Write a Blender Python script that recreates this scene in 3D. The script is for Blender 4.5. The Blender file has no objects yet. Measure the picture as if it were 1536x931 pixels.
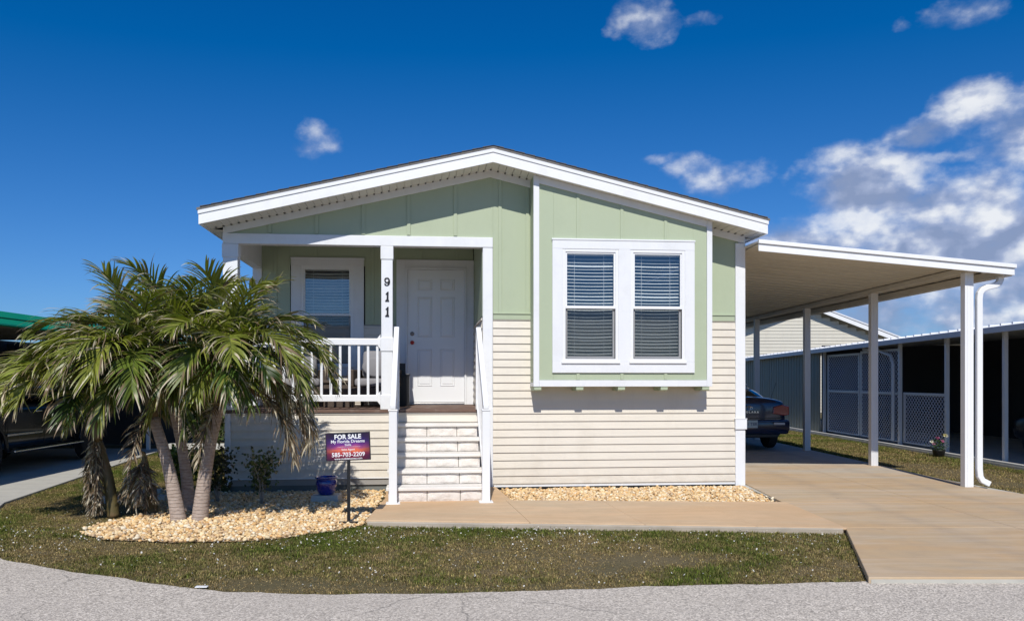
import bpy, bmesh, math, random
import numpy as np
from mathutils import Vector, Matrix, noise as mn
random.seed(7); rng = np.random.default_rng(7)
R = math.radians
sc = bpy.context.scene
COL = sc.collection
EYE, DF = 1.55, 10.3
TH = R(5.0); CT, ST = math.cos(TH), math.sin(TH)

# ------------------------------------------------------------------ tagging
def tag(o, label=None, cat=None, group=None, kind=None):
    if label: o['label'] = label
    if cat: o['category'] = cat
    if group: o['group'] = group
    if kind: o['kind'] = kind
    return o
def empty(name, loc=(0, 0, 0), rz=0.0, label=None, cat=None, group=None):
    o = bpy.data.objects.new(name, None); COL.objects.link(o)
    o.empty_display_size = 0.1
    o.location = loc; o.rotation_euler = (0, 0, rz)
    return tag(o, label, cat, group)
def copy_tree(o, parent=None):
    c = o.copy(); COL.objects.link(c); c.parent = parent
    for ch in [q for q in bpy.data.objects if q.parent == o]:
        copy_tree(ch, c)
    return c

# ------------------------------------------------------------------ mesh builder
class MB:
    def __init__(s): s.v = []; s.f = []
    def add(s, vs, fs):
        b = len(s.v); s.v += [tuple(p) for p in vs]; s.f += [tuple(b + i for i in f) for f in fs]; return s
    def box(s, x0, x1, y0, y1, z0, z1):
        return s.add([(x0,y0,z0),(x1,y0,z0),(x1,y1,z0),(x0,y1,z0),(x0,y0,z1),(x1,y0,z1),(x1,y1,z1),(x0,y1,z1)],
                     [(0,3,2,1),(4,5,6,7),(0,1,5,4),(1,2,6,5),(2,3,7,6),(3,0,4,7)])
    def xz(s, pts, y0, y1):          # polygon in xz (counter-clockwise seen from -y), y0 front
        n = len(pts)
        vs = [(x, y0, z) for x, z in pts] + [(x, y1, z) for x, z in pts]
        fs = [tuple(range(n)), tuple(range(2*n-1, n-1, -1))] + [(i, i+n, (i+1) % n + n, (i+1) % n) for i in range(n)]
        return s.add(vs, fs)
    def yz(s, pts, x0, x1):
        n = len(pts)
        vs = [(x0, y, z) for y, z in pts] + [(x1, y, z) for y, z in pts]
        fs = [tuple(range(n-1, -1, -1)), tuple(range(n, 2*n))] + [(i, (i+1) % n, (i+1) % n + n, i+n) for i in range(n)]
        return s.add(vs, fs)
    def xy(s, pts, z0, z1):
        n = len(pts)
        vs = [(x, y, z0) for x, y in pts] + [(x, y, z1) for x, y in pts]
        fs = [tuple(range(n-1, -1, -1)), tuple(range(n, 2*n))] + [(i, (i+1) % n, (i+1) % n + n, i+n) for i in range(n)]
        return s.add(vs, fs)
    def sheet(s, pts, z): return s.add([(x, y, z) for x, y in pts], [tuple(range(len(pts)))])
    def tube(s, pts, rad, n=8, cap=True, flat=(1, 1)):
        pts = [Vector(p) for p in pts]; m = len(pts)
        if not hasattr(rad, '__len__'): rad = [rad]*m
        b = len(s.v); up = None
        for i, p in enumerate(pts):
            d = (pts[min(i+1, m-1)] - pts[max(i-1, 0)]).normalized()
            if up is None:
                up = Vector((0, 0, 1)) if abs(d.z) < .9 else Vector((0, 1, 0))
            a = d.cross(up).normalized(); c = a.cross(d).normalized(); up = c
            for k in range(n):
                t = 2*math.pi*(k+.5)/n
                s.v.append(tuple(p + a*math.cos(t)*rad[i]*flat[0] + c*math.sin(t)*rad[i]*flat[1]))
        for i in range(m-1):
            for k in range(n):
                s.f.append((b+i*n+k, b+i*n+(k+1) % n, b+(i+1)*n+(k+1) % n, b+(i+1)*n+k))
        if cap:
            s.f.append(tuple(b+k for k in range(n-1, -1, -1))); s.f.append(tuple(b+(m-1)*n+k for k in range(n)))
        return s
    def lathe(s, prof, c=(0, 0, 0), n=24, axis='z'):
        b = len(s.v); m = len(prof)
        for r, h in prof:
            for k in range(n):
                t = 2*math.pi*k/n; u, w = r*math.cos(t), r*math.sin(t)
                p = (u, w, h) if axis == 'z' else ((h, u, w) if axis == 'x' else (u, h, -w))
                s.v.append((c[0]+p[0], c[1]+p[1], c[2]+p[2]))
        for i in range(m-1):
            for k in range(n):
                s.f.append((b+i*n+k, b+i*n+(k+1) % n, b+(i+1)*n+(k+1) % n, b+(i+1)*n+k))
        s.f.append(tuple(b+k for k in range(n-1, -1, -1))); s.f.append(tuple(b+(m-1)*n+k for k in range(n)))
        return s
    def build(s, name, mat, parent=None, smooth=False, bevel=0.0, sub=0, loc=None, keep=False):
        me = bpy.data.meshes.new(name); me.from_pydata(s.v, [], s.f); me.update()
        if not keep:
            bm = bmesh.new(); bm.from_mesh(me); bmesh.ops.recalc_face_normals(bm, faces=bm.faces); bm.to_mesh(me); bm.free()
        me.materials.append(mat)
        if smooth: me.polygons.foreach_set('use_smooth', [True]*len(me.polygons))
        o = bpy.data.objects.new(name, me); COL.objects.link(o)
        if parent: o.parent = parent
        if loc: o.location = loc
        if bevel:
            m = o.modifiers.new('Bevel', 'BEVEL'); m.width = bevel; m.segments = 2; m.limit_method = 'ANGLE'; m.angle_limit = R(40)
        if sub:
            m = o.modifiers.new('Subsurf', 'SUBSURF'); m.levels = sub; m.render_levels = sub
        return o
def npmesh(name, V, F, mat, parent=None, color=None, smooth=False):
    me = bpy.data.meshes.new(name); k = F.shape[1]
    me.vertices.add(len(V)); me.vertices.foreach_set('co', V.astype(np.float32).ravel())
    me.loops.add(F.size); me.loops.foreach_set('vertex_index', F.astype(np.int32).ravel())
    me.polygons.add(len(F)); me.polygons.foreach_set('loop_start', np.arange(0, F.size, k, dtype=np.int32))
    me.polygons.foreach_set('loop_total', np.full(len(F), k, dtype=np.int32))
    me.update(calc_edges=True)
    if color is not None:
        a = me.color_attributes.new('tint', 'FLOAT_COLOR', 'POINT')
        a.data.foreach_set('color', np.concatenate([color, np.ones((len(V), 1))], 1).astype(np.float32).ravel())
    if smooth: me.polygons.foreach_set('use_smooth', [True]*len(F))
    me.materials.append(mat); me.validate()
    o = bpy.data.objects.new(name, me); COL.objects.link(o)
    if parent: o.parent = parent
    return o

# ------------------------------------------------------------------ materials
def new_mat(name):
    m = bpy.data.materials.new(name); m.use_nodes = True; nt = m.node_tree
    return m, nt, nt.nodes['Principled BSDF']
def N(nt, t, **kw):
    n = nt.nodes.new(t)
    for k, v in kw.items():
        if k in ('operation', 'blend_type', 'data_type', 'attribute_name', 'noise_dimensions', 'feature', 'wave_type', 'bands_direction', 'interpolation_type', 'distance', 'clamp'):
            setattr(n, k, v)
        else: n.inputs[k].default_value = v
    return n
def mathn(nt, op, a, b=None, c=None, clamp=False):
    n = nt.nodes.new('ShaderNodeMath'); n.operation = op; n.use_clamp = clamp
    for i, v in enumerate((a, b, c)):
        if v is None: continue
        if isinstance(v, (int, float)): n.inputs[i].default_value = v
        else: nt.links.new(v, n.inputs[i])
    return n.outputs[0]
def mixc(nt, fac, a, b, bt='MIX'):
    n = nt.nodes.new('ShaderNodeMixRGB'); n.blend_type = bt
    for i, v in ((0, fac), (1, a), (2, b)):
        if isinstance(v, (int, float)): n.inputs[i].default_value = v
        elif isinstance(v, tuple): n.inputs[i].default_value = (*v, 1)[:4]
        else: nt.links.new(v, n.inputs[i])
    return n.outputs[0]
def ramp(nt, src, stops):
    n = nt.nodes.new('ShaderNodeValToRGB'); e = n.color_ramp.elements
    while len(e) < len(stops): e.new(.5)
    for i, (p, c) in enumerate(stops):
        e[i].position = p; e[i].color = (*c, 1) if isinstance(c, tuple) else (c, c, c, 1)
    nt.links.new(src, n.inputs[0]); return n.outputs[0]
def noisen(nt, vec, scale, detail=4, rough=.55, dist=0.0):
    n = nt.nodes.new('ShaderNodeTexNoise'); n.inputs['Scale'].default_value = scale
    n.inputs['Detail'].default_value = detail; n.inputs['Roughness'].default_value = rough; n.inputs['Distortion'].default_value = dist
    if vec is not None: nt.links.new(vec, n.inputs['Vector'])
    return n.outputs['Fac']
def coord(nt, scale=None):
    t = nt.nodes.new('ShaderNodeTexCoord'); v = t.outputs['Object']
    if scale:
        m = nt.nodes.new('ShaderNodeMapping'); m.inputs['Scale'].default_value = scale; nt.links.new(v, m.inputs[0]); v = m.outputs[0]
    return v
def bumpn(nt, h, strength, dist, b=None):
    n = nt.nodes.new('ShaderNodeBump'); n.inputs['Strength'].default_value = strength; n.inputs['Distance'].default_value = dist
    nt.links.new(h, n.inputs['Height'])
    if b is not None: nt.links.new(b, n.inputs['Normal'])
    return n.outputs[0]
def pm(name, col, rough=.5, var=.12, vs=3.0, stretch=None, bump=.0, bs=60, bd=.002, metal=0.0, spec=.5, dirt=None, coat=0):
    m, nt, p = new_mat(name)
    v = coord(nt, stretch)
    n1 = noisen(nt, v, vs, 6, .6)
    c = mixc(nt, n1, tuple(x*(1-var) for x in col), tuple(min(1, x*(1+var)) for x in col))
    if dirt:
        d = ramp(nt, noisen(nt, coord(nt), dirt[1], 7, .7), [(.5, 0.0), (.72, 1.0)])
        c = mixc(nt, mathn(nt, 'MULTIPLY', d, dirt[2]), c, dirt[0])
    nt.links.new(c, p.inputs['Base Color'])
    rr = mathn(nt, 'MULTIPLY_ADD', n1, .2, rough-.1); nt.links.new(rr, p.inputs['Roughness'])
    p.inputs['Metallic'].default_value = metal; p.inputs['Specular IOR Level'].default_value = spec
    if coat: p.inputs['Coat Weight'].default_value = coat; p.inputs['Coat Roughness'].default_value = .05
    if bump: nt.links.new(bumpn(nt, noisen(nt, v, bs, 5, .6), bump, bd), p.inputs['Normal'])
    return m

WHITE = pm('white_paint', (.79, .80, .80), .45, .05, 2.2, bump=.25, bs=35, bd=.002, dirt=((.56, .54, .50), 3.5, .28))
TRIMW = pm('white_trim', (.74, .755, .765), .5, .06, 6, stretch=(1, 1, .2), bump=.3, bs=50, bd=.002, dirt=((.5, .5, .47), 2.2, .25))
VINYLW = pm('white_vinyl', (.78, .79, .79), .32, .03, 3)
GREEN = pm('sage_panel', (.395, .455, .315), .6, .06, 1.6, stretch=(1, 1, .3), bump=.35, bs=45, bd=.003, dirt=((.32, .37, .24), 1.3, .35))
def siding_mat(name, col, pitch, z0):
    m, nt, p = new_mat(name); v = coord(nt)
    n1 = noisen(nt, coord(nt, (.6, .6, 4)), 2.5, 6, .6)
    c = mixc(nt, n1, tuple(x*.93 for x in col), tuple(min(1, x*1.05) for x in col))
    # each course has a slightly different tone
    s = nt.nodes.new('ShaderNodeSeparateXYZ'); nt.links.new(v, s.inputs[0])
    row = mathn(nt, 'FLOOR', mathn(nt, 'DIVIDE', mathn(nt, 'SUBTRACT', s.outputs[2], z0), pitch))
    sect = mathn(nt, 'FLOOR', mathn(nt, 'ADD', mathn(nt, 'DIVIDE', s.outputs[0], 1.9), mathn(nt, 'MULTIPLY', row, .37)))
    w = nt.nodes.new('ShaderNodeTexWhiteNoise'); w.noise_dimensions = '2D'
    cb = nt.nodes.new('ShaderNodeCombineXYZ'); nt.links.new(row, cb.inputs[0]); nt.links.new(sect, cb.inputs[1]); nt.links.new(cb.outputs[0], w.inputs['Vector'])
    c = mixc(nt, mathn(nt, 'MULTIPLY', w.outputs['Value'], .3), c, tuple(x*.88 for x in col))
    d = ramp(nt, noisen(nt, coord(nt, (1, 1, .35)), 2.4, 8, .7), [(.5, 0.0), (.8, 1.0)])
    c = mixc(nt, mathn(nt, 'MULTIPLY', d, .35), c, (.44, .39, .31))
    low = mathn(nt, 'MULTIPLY_ADD', s.outputs[2], -2.6, 1.05, clamp=True)
    c = mixc(nt, mathn(nt, 'MULTIPLY', low, mathn(nt, 'MULTIPLY', ramp(nt, noisen(nt, coord(nt, (1, 1, 1.6)), 6, 7, .75), [(.35, 0.0), (.7, 1.0)]), .45)), c, (.36, .29, .20))
    nt.links.new(c, p.inputs['Base Color']); p.inputs['Roughness'].default_value = .5
    b1 = bumpn(nt, noisen(nt, coord(nt, (.7, 1, 3)), 2.0, 3), .6, .012)
    nt.links.new(bumpn(nt, noisen(nt, coord(nt, (.12, 1, 3)), 60, 4), .2, .002, b1), p.inputs['Normal'])
    return m
SIDING = siding_mat('beige_siding', (.69, .64, .545), .1085, .09)
FARSIDE = siding_mat('far_siding', (.60, .57, .48), .15, 0)
SOFFIT = pm('soffit_white', (.70, .69, .65), .55, .06, 5)
CARCEIL = pm('pan_ceiling', (.62, .59, .51), .5, .10, 1.2, stretch=(.3, 2, 1), dirt=((.45, .41, .33), .9, .4))
def shingle():
    m, nt, p = new_mat('grey_shingles'); v = coord(nt)
    b = nt.nodes.new('ShaderNodeTexBrick'); b.inputs['Scale'].default_value = 3; nt.links.new(v, b.inputs['Vector'])
    b.inputs['Color1'].default_value = (.09, .085, .08, 1); b.inputs['Color2'].default_value = (.15, .14, .13, 1); b.inputs['Mortar'].default_value = (.03, .03, .03, 1)
    c = mixc(nt, noisen(nt, v, 90, 3), b.outputs['Color'], (.2, .19, .18), 'MIX'); nt.links.new(c, p.inputs['Base Color']); p.inputs['Roughness'].default_value = .9
    return m
SHINGLE = shingle()
WOOD = pm('deck_wood', (.15, .09, .065), .75, .5, 3, stretch=(.6, 6, 6), bump=.6, bs=20, bd=.004, dirt=((.32, .27, .23), 5, .6))
FOUND = pm('foundation', (.16, .17, .16), .9, .2, 4, bump=.5, bs=30, bd=.004)
BLACK = pm('black_paint', (.012, .012, .013), .4, .1, 5)
DARKIN = pm('dark_interior', (.05, .048, .045), .8, .2, 2)
INTW = pm('interior_wall', (.30, .29, .27), .8, .1, 2)
STEEL = pm('brushed_steel', (.35, .34, .33), .35, .1, 10, metal=1)
RED = pm('red_plastic', (.45, .02, .015), .35, .1, 8)
WICKER = pm('dark_wicker', (.07, .05, .035), .6, .4, 60, bump=.8, bs=70, bd=.006)
CUSHION = pm('grey_cushion', (.23, .225, .23), .9, .1, 6, bump=.3, bs=25, bd=.01)
def stone_mat():
    m, nt, p = new_mat('rockface_block'); v = coord(nt)
    n1 = noisen(nt, v, 9, 8, .65); n2 = noisen(nt, v, 40, 5, .7)
    c = ramp(nt, n1, [(.3, (.58, .53, .47)), (.5, (.70, .65, .59)), (.7, (.76, .72, .67))])
    c = mixc(nt, mathn(nt, 'MULTIPLY', n2, .3), c, (.8, .77, .72))
    nt.links.new(c, p.inputs['Base Color']); p.inputs['Roughness'].default_value = .9
    b = bumpn(nt, n1, .8, .03); nt.links.new(bumpn(nt, n2, .6, .008, b), p.inputs['Normal'])
    return m
BLOCK = stone_mat()
MORTAR = pm('mortar', (.30, .28, .25), .95, .2, 20, bump=.4, bs=50, bd=.003)
TREADM = pm('step_tread', (.74, .71, .66), .6, .08, 5, bump=.4, bs=40, bd=.003, dirt=((.5, .45, .38), 3, .35))

def glass_mat(name, tint, trans=.75, rough=.02, spec=1.0):
    m = bpy.data.materials.new(name); m.use_nodes = True; nt = m.node_tree; nt.nodes.clear()
    out = nt.nodes.new('ShaderNodeOutputMaterial'); t = nt.nodes.new('ShaderNodeBsdfTransparent'); t.inputs[0].default_value = (*tint, 1)
    g = nt.nodes.new('ShaderNodeBsdfGlossy'); g.inputs['Roughness'].default_value = rough
    # slightly wavy float glass
    nz = noisen(nt, coord(nt), 1.6, 2); b = bumpn(nt, nz, .25, .01); nt.links.new(b, g.inputs['Normal'])
    ge = nt.nodes.new('ShaderNodeNewGeometry'); dt = nt.nodes.new('ShaderNodeVectorMath'); dt.operation = 'DOT_PRODUCT'
    nt.links.new(ge.outputs['Normal'], dt.inputs[0]); nt.links.new(ge.outputs['Incoming'], dt.inputs[1])
    om = mathn(nt, 'SUBTRACT', 1.0, mathn(nt, 'ABSOLUTE', dt.outputs['Value']), clamp=True); f_ = mathn(nt, 'MULTIPLY_ADD', mathn(nt, 'POWER', om, 5.0), .90, .15)
    mx = nt.nodes.new('ShaderNodeMixShader')
    nt.links.new(mathn(nt, 'MULTIPLY', f_, spec, clamp=True), mx.inputs[0])
    nt.links.new(t.outputs[0], mx.inputs[1]); nt.links.new(g.outputs[0], mx.inputs[2]); nt.links.new(mx.outputs[0], out.inputs[0])
    return m
GLASS = glass_mat('window_glass', (.86, .89, .89), spec=1.3)
SCREEN = None
def screen_mat():
    m = bpy.data.materials.new('insect_screen'); m.use_nodes = True; nt = m.node_tree; nt.nodes.clear()
    out = nt.nodes.new('ShaderNodeOutputMaterial'); t = nt.nodes.new('ShaderNodeBsdfTransparent'); d = nt.nodes.new('ShaderNodeBsdfDiffuse')
    d.inputs[0].default_value = (.025, .025, .028, 1); mx = nt.nodes.new('ShaderNodeMixShader'); mx.inputs[0].default_value = .36
    nt.links.new(t.outputs[0], mx.inputs[1]); nt.links.new(d.outputs[0], mx.inputs[2]); nt.links.new(mx.outputs[0], out.inputs[0]); return m
SCREEN = screen_mat()
BLIND = pm('blind_slat', (.86, .86, .83), .4, .05, 4)

# ground materials (world = object coordinates: these sheets sit at the origin)
def road_mat():
    m, nt, p = new_mat('old_asphalt'); v = coord(nt)
    big = noisen(nt, coord(nt, (.5, 1.2, 1)), 1.1, 5, .6); mid = noisen(nt, v, 14, 5, .7)
    vo = nt.nodes.new('ShaderNodeTexVoronoi'); vo.inputs['Scale'].default_value = 95; nt.links.new(v, vo.inputs['Vector'])
    sp = nt.nodes.new('ShaderNodeSeparateColor'); nt.links.new(vo.outputs['Color'], sp.inputs[0])
    agg = ramp(nt, sp.outputs[0], [(0, (.17, .15, .125)), (.35, (.40, .355, .30)), (.75, (.64, .575, .48)), (1, (.85, .77, .66))])
    c = mixc(nt, mathn(nt, 'MULTIPLY', mid, .5), agg, (.53, .475, .40))
    c = mixc(nt, ramp(nt, big, [(.35, 0.0), (.7, .45)]), c, (.43, .385, .33))
    # hairline cracks
    vc = nt.nodes.new('ShaderNodeTexVoronoi'); vc.feature = 'DISTANCE_TO_EDGE'; vc.inputs['Scale'].default_value = .55
    ad = nt.nodes.new('ShaderNodeVectorMath'); ad.operation = 'MULTIPLY_ADD'
    nn = nt.nodes.new('ShaderNodeTexNoise'); nn.inputs['Scale'].default_value = 3; nn.inputs['Detail'].default_value = 6; nt.links.new(v, nn.inputs['Vector'])
    nt.links.new(nn.outputs['Color'], ad.inputs[0]); ad.inputs[1].default_value = (.35, .35, .35); nt.links.new(v, ad.inputs[2]); nt.links.new(ad.outputs[0], vc.inputs['Vector'])
    cr = ramp(nt, vc.outputs['Distance'], [(0, 1.0), (.006, 0.0)])
    c = mixc(nt, mathn(nt, 'MULTIPLY', cr, mathn(nt, 'MULTIPLY', ramp(nt, big, [(.45, 0.0), (.55, 1.0)]), .6)), c, (.07, .065, .06))
    nt.links.new(c, p.inputs['Base Color']); p.inputs['Roughness'].default_value = .9
    b = bumpn(nt, vo.outputs['Distance'], .6, .006); nt.links.new(bumpn(nt, mid, .4, .01, b), p.inputs['Normal'])
    return m
ROAD = road_mat()
def concrete(name, a, b, c3, sc1=1.0):
    m, nt, p = new_mat(name); v = coord(nt)
    n1 = noisen(nt, coord(nt, (.35, 1.0, 1)), .9*sc1, 7, .62, .6); n2 = noisen(nt, v, 5, 6, .65); n3 = noisen(nt, v, 120, 3, .7)
    c = ramp(nt, n1, [(.30, a), (.52, b), (.72, c3)])
    c = mixc(nt, mathn(nt, 'MULTIPLY', ramp(nt, n2, [(.4, 0.0), (.75, 1.0)]), .4), c, tuple(x*.72 for x in b))
    pale = ramp(nt, noisen(nt, coord(nt, (.3, 1.4, 1)), 2.1, 8, .7, 1.0), [(.48, 0.0), (.62, 1.0)])
    c = mixc(nt, mathn(nt, 'MULTIPLY', pale, .35), c, tuple(min(1, x*1.25+.03) for x in b))
    c = mixc(nt, mathn(nt, 'MULTIPLY', n3, .22), c, tuple(x*.6 for x in b))
    nt.links.new(c, p.inputs['Base Color']); p.inputs['Roughness'].default_value = .8
    bb = bumpn(nt, n2, .15, .01); nt.links.new(bumpn(nt, n3, .3, .003, bb), p.inputs['Normal'])
    return m
TAN = concrete('stained_concrete', (.57, .36, .185), (.58, .40, .235), (.51, .41, .28))
def driveway_mat():
    m, nt, p = new_mat('driveway_concrete'); v = coord(nt)
    s = nt.nodes.new('ShaderNodeSeparateXYZ'); nt.links.new(v, s.inputs[0])
    n1 = noisen(nt, coord(nt, (.3, 1.3, 1)), .9, 7, .62, .8); n2 = noisen(nt, v, 5, 6, .65); n3 = noisen(nt, v, 120, 3, .7)
    tan = ramp(nt, n1, [(.30, (.52, .335, .165)), (.5, (.50, .355, .20)), (.7, (.43, .35, .235))])
    grey = ramp(nt, n1, [(.3, (.55, .51, .43)), (.7, (.44, .41, .35))])
    f = mathn(nt, 'MULTIPLY_ADD', n1, 3.0, mathn(nt, 'MULTIPLY_ADD', s.outputs[1],   .55, -7.7), clamp=True)
    c = mixc(nt, f, tan, grey)
    c = mixc(nt, mathn(nt, 'MULTIPLY', ramp(nt, n2, [(.42, 0.0), (.75, 1.0)]), .40), c, (.33, .26, .19))
    pale = ramp(nt, noisen(nt, coord(nt, (.22, 1.6, 1)), 1.7, 8, .7, 1.2), [(.45, 0.0), (.62, 1.0)])
    c = mixc(nt, mathn(nt, 'MULTIPLY', pale, .36), c, (.62, .53, .42))
    for xt in (4.55, 6.05):      # faint tyre tracks worn into the stain
        tr = mathn(nt, 'SUBTRACT', 1.0, mathn(nt, 'MULTIPLY', mathn(nt, 'ABSOLUTE', mathn(nt, 'SUBTRACT', mathn(nt, 'ADD', s.outputs[0], mathn(nt, 'MULTIPLY', n1, .25)), xt+.12)), 5.5), clamp=True)
        c = mixc(nt, mathn(nt, 'MULTIPLY', mathn(nt, 'MULTIPLY', tr, n2), .45), c, (.27, .22, .17))
    sp_ = ramp(nt, noisen(nt, v, 2.6, 3, .5), [(.70, 0.0), (.74, 1.0)])
    c = mixc(nt, mathn(nt, 'MULTIPLY', sp_, .4), c, (.22, .18, .14))
    c = mixc(nt, mathn(nt, 'MULTIPLY', n3, .22), c, (.28, .23, .18))
    nt.links.new(c, p.inputs['Base Color']); p.inputs['Roughness'].default_value = .8
    bb = bumpn(nt, n2, .15, .01); nt.links.new(bumpn(nt, n3, .3, .003, bb), p.inputs['Normal'])
    return m
DRIVE = driveway_mat()
GREYC = concrete('grey_concrete', (.52, .50, .43), (.46, .445, .39), (.38, .37, .33))
KERBC = concrete('pale_concrete', (.60, .59, .55), (.50, .49, .45), (.40, .39, .36), 3)
def soil():
    m, nt, p = new_mat('lawn_soil'); v = coord(nt)
    n1 = noisen(nt, v, .8, 6, .6); n2 = noisen(nt, v, 25, 6, .7)
    c = ramp(nt, n1, [(.35, (.075, .07, .025)), (.52, (.125, .10, .045)), (.7, (.19, .145, .075))])
    c = mixc(nt, mathn(nt, 'MULTIPLY', n2, .6), c, (.125, .095, .042))
    nt.links.new(c, p.inputs['Base Color']); p.inputs['Roughness'].default_value = 1
    nt.links.new(bumpn(nt, n2, .8, .03), p.inputs['Normal']); return m
SOIL = soil()
BEDS = pm('gravel_bed_soil', (.42, .31, .18), .95, .3, 20, bump=.6, bs=60, bd=.01)
def tint_mat(name, rough=.6, transl=0.0, spec=.3, mult=(1, 1, 1), randv=.0):
    m, nt, p = new_mat(name)
    a = nt.nodes.new('ShaderNodeVertexColor'); a.layer_name = 'tint'
    c = a.outputs['Color']
    if randv:
        g = nt.nodes.new('ShaderNodeNewGeometry')
        k = mathn(nt, 'MULTIPLY_ADD', g.outputs['Random Per Island'], randv*2, 1-randv)
        cc = nt.nodes.new('ShaderNodeCombineXYZ'); [nt.links.new(k, cc.inputs[i]) for i in range(3)]
        c = mixc(nt, 1.0, c, cc.outputs[0], 'MULTIPLY')
    nt.links.new(c, p.inputs['Base Color']); p.inputs['Roughness'].default_value = rough; p.inputs['Specular IOR Level'].default_value = spec
    if transl:
        out = nt.nodes['Material Output']; t = nt.nodes.new('ShaderNodeBsdfTranslucent')
        nt.links.new(mixc(nt, 1.0, c, (1.5, 1.7, .7), 'MULTIPLY'), t.inputs[0]); mx = nt.nodes.new('ShaderNodeMixShader'); mx.inputs[0].default_value = transl
        nt.links.new(p.outputs[0], mx.inputs[1]); nt.links.new(t.outputs[0], mx.inputs[2]); nt.links.new(mx.outputs[0], out.inputs[0])
    return m
GRASSM = tint_mat('grass_blades', .75, .2, .2)
FRONDM = tint_mat('palm_leaf', .42, .22, .5, randv=.25)
PEBM = tint_mat('river_gravel', .8, 0, .3)
LEAFM = tint_mat('shrub_leaf', .5, .2, .4, randv=.3)
def trunk_mat():
    m, nt, p = new_mat('ringed_trunk'); v = coord(nt)
    s = nt.nodes.new('ShaderNodeSeparateXYZ'); nt.links.new(v, s.inputs[0])
    z = mathn(nt, 'ADD', s.outputs[2], mathn(nt, 'MULTIPLY', noisen(nt, v, 6, 3), .035))
    ring = mathn(nt, 'FRACT', mathn(nt, 'MULTIPLY', z, 27))
    rr = ramp(nt, ring, [(0, 0.0), (.10, 1.0), (.9, .8), (1, 0.0)])
    n1 = noisen(nt, coord(nt, (1, 1, 3)), 14, 7, .7)
    c = ramp(nt, n1, [(.3, (.27, .20, .155)), (.5, (.40, .32, .265)), (.72, (.52, .44, .38))])
    c = mixc(nt, mathn(nt, 'MULTIPLY', mathn(nt, 'SUBTRACT', 1.0, rr), .5), c, (.20, .155, .12))
    nt.links.new(c, p.inputs['Base Color']); p.inputs['Roughness'].default_value = .85
    b = bumpn(nt, rr, .7, .01); nt.links.new(bumpn(nt, n1, .6, .006, b), p.inputs['Normal']); return m
TRUNK = trunk_mat()
SHEATH = pm('crownshaft', (.11, .085, .03), .55, .5, 3, stretch=(8, 8, .8), bump=.5, bs=20, bd=.004, dirt=((.22, .12, .06), 4, .9))
STEMM = pm('shrub_stem', (.38, .33, .27), .8, .2, 20)
PAINT = pm('navy_car_paint', (.008, .014, .050), .25, .1, 3, coat=1)
SUVP = pm('dark_suv_paint', (.008, .010, .014), .3, .1, 3, spec=.3, coat=.35)
RUBBER = pm('tyre_rubber', (.018, .018, .018), .8, .2, 20, bump=.3, bs=60)
CARGL = pm('car_glass', (.006, .008, .01), .05, .05, 2, coat=1)
CHROME = pm('chrome', (.65, .65, .66), .18, .05, 5, metal=1)
LENSR = pm('tail_lamp_red', (.30, .012, .012), .2, .1, 10, coat=1)
LENSW = pm('reverse_lamp', (.5, .5, .5), .2, .1, 10, coat=1)
PLATEW = pm('plate_white', (.55, .62, .60), .5, .1, 20)
PLATEB = pm('plate_blue', (.05, .10, .18), .5, .1, 20)
POTBLUE = pm('cobalt_glaze', (.008, .016, .22), .12, .35, 4, coat=1)
GREENF = pm('green_fascia', (.006, .26, .12), .4, .08, 3)
BEIGEWALL = pm('beige_metal_wall', (.34, .34, .27), .6, .08, 3, stretch=(3, 3, .2))
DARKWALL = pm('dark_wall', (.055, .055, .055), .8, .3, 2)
ALUM = pm('white_aluminium', (.66, .66, .66), .4, .06, 4)
ROOFW = pm('white_pan_roof', (.70, .71, .73), .35, .12, 2, bump=.3, bs=8, bd=.02)

# ------------------------------------------------------------------ lap siding
def lap(mb, p0, p1, z0, z1, nrm, pitch=.1085, zbase=.09, out=.017):
    """courses between z0..z1 along p0->p1 (xy), outward normal nrm (xy)"""
    k0 = math.floor((z0 - zbase)/pitch + 1e-6)
    z = zbase + k0*pitch
    while z < z1 - 1e-4:
        a, b = max(z, z0), min(z + pitch, z1)
        def off(zz): return out*(1 - (zz - z)/pitch)
        oa, ob = off(a), off(b)
        vs = []
        for p in (p0, p1):
            vs += [(p[0], p[1], a), (p[0]+nrm[0]*oa, p[1]+nrm[1]*oa, a), (p[0]+nrm[0]*ob, p[1]+nrm[1]*ob, b), (p[0], p[1], b)]
        mb.add(vs, [(0, 4, 5, 1), (1, 5, 6, 2), (0, 1, 2, 3), (4, 7, 6, 5)])
        z += pitch

def text_mesh(name, body, size, mat, parent, loc, rot=(R(90), 0, 0), ext=.001, bold=0.0, align='CENTER', spacing=1.0, shear=0.0):
    cu = bpy.data.curves.new(name, 'FONT'); cu.body = body; cu.size = size; cu.extrude = ext; cu.offset = bold
    cu.align_x = align; cu.align_y = 'CENTER'; cu.space_character = spacing; cu.shear = shear; cu.resolution_u = 3
    t = bpy.data.objects.new('tmp', cu); COL.objects.link(t)
    dg = bpy.context.evaluated_depsgraph_get(); me = bpy.data.meshes.new_from_object(t.evaluated_get(dg))
    bpy.data.objects.remove(t); me.name = name; me.materials.clear(); me.materials.append(mat)
    o = bpy.data.objects.new(name, me); COL.objects.link(o); o.parent = parent; o.location = loc; o.rotation_euler = rot
    return o

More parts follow.
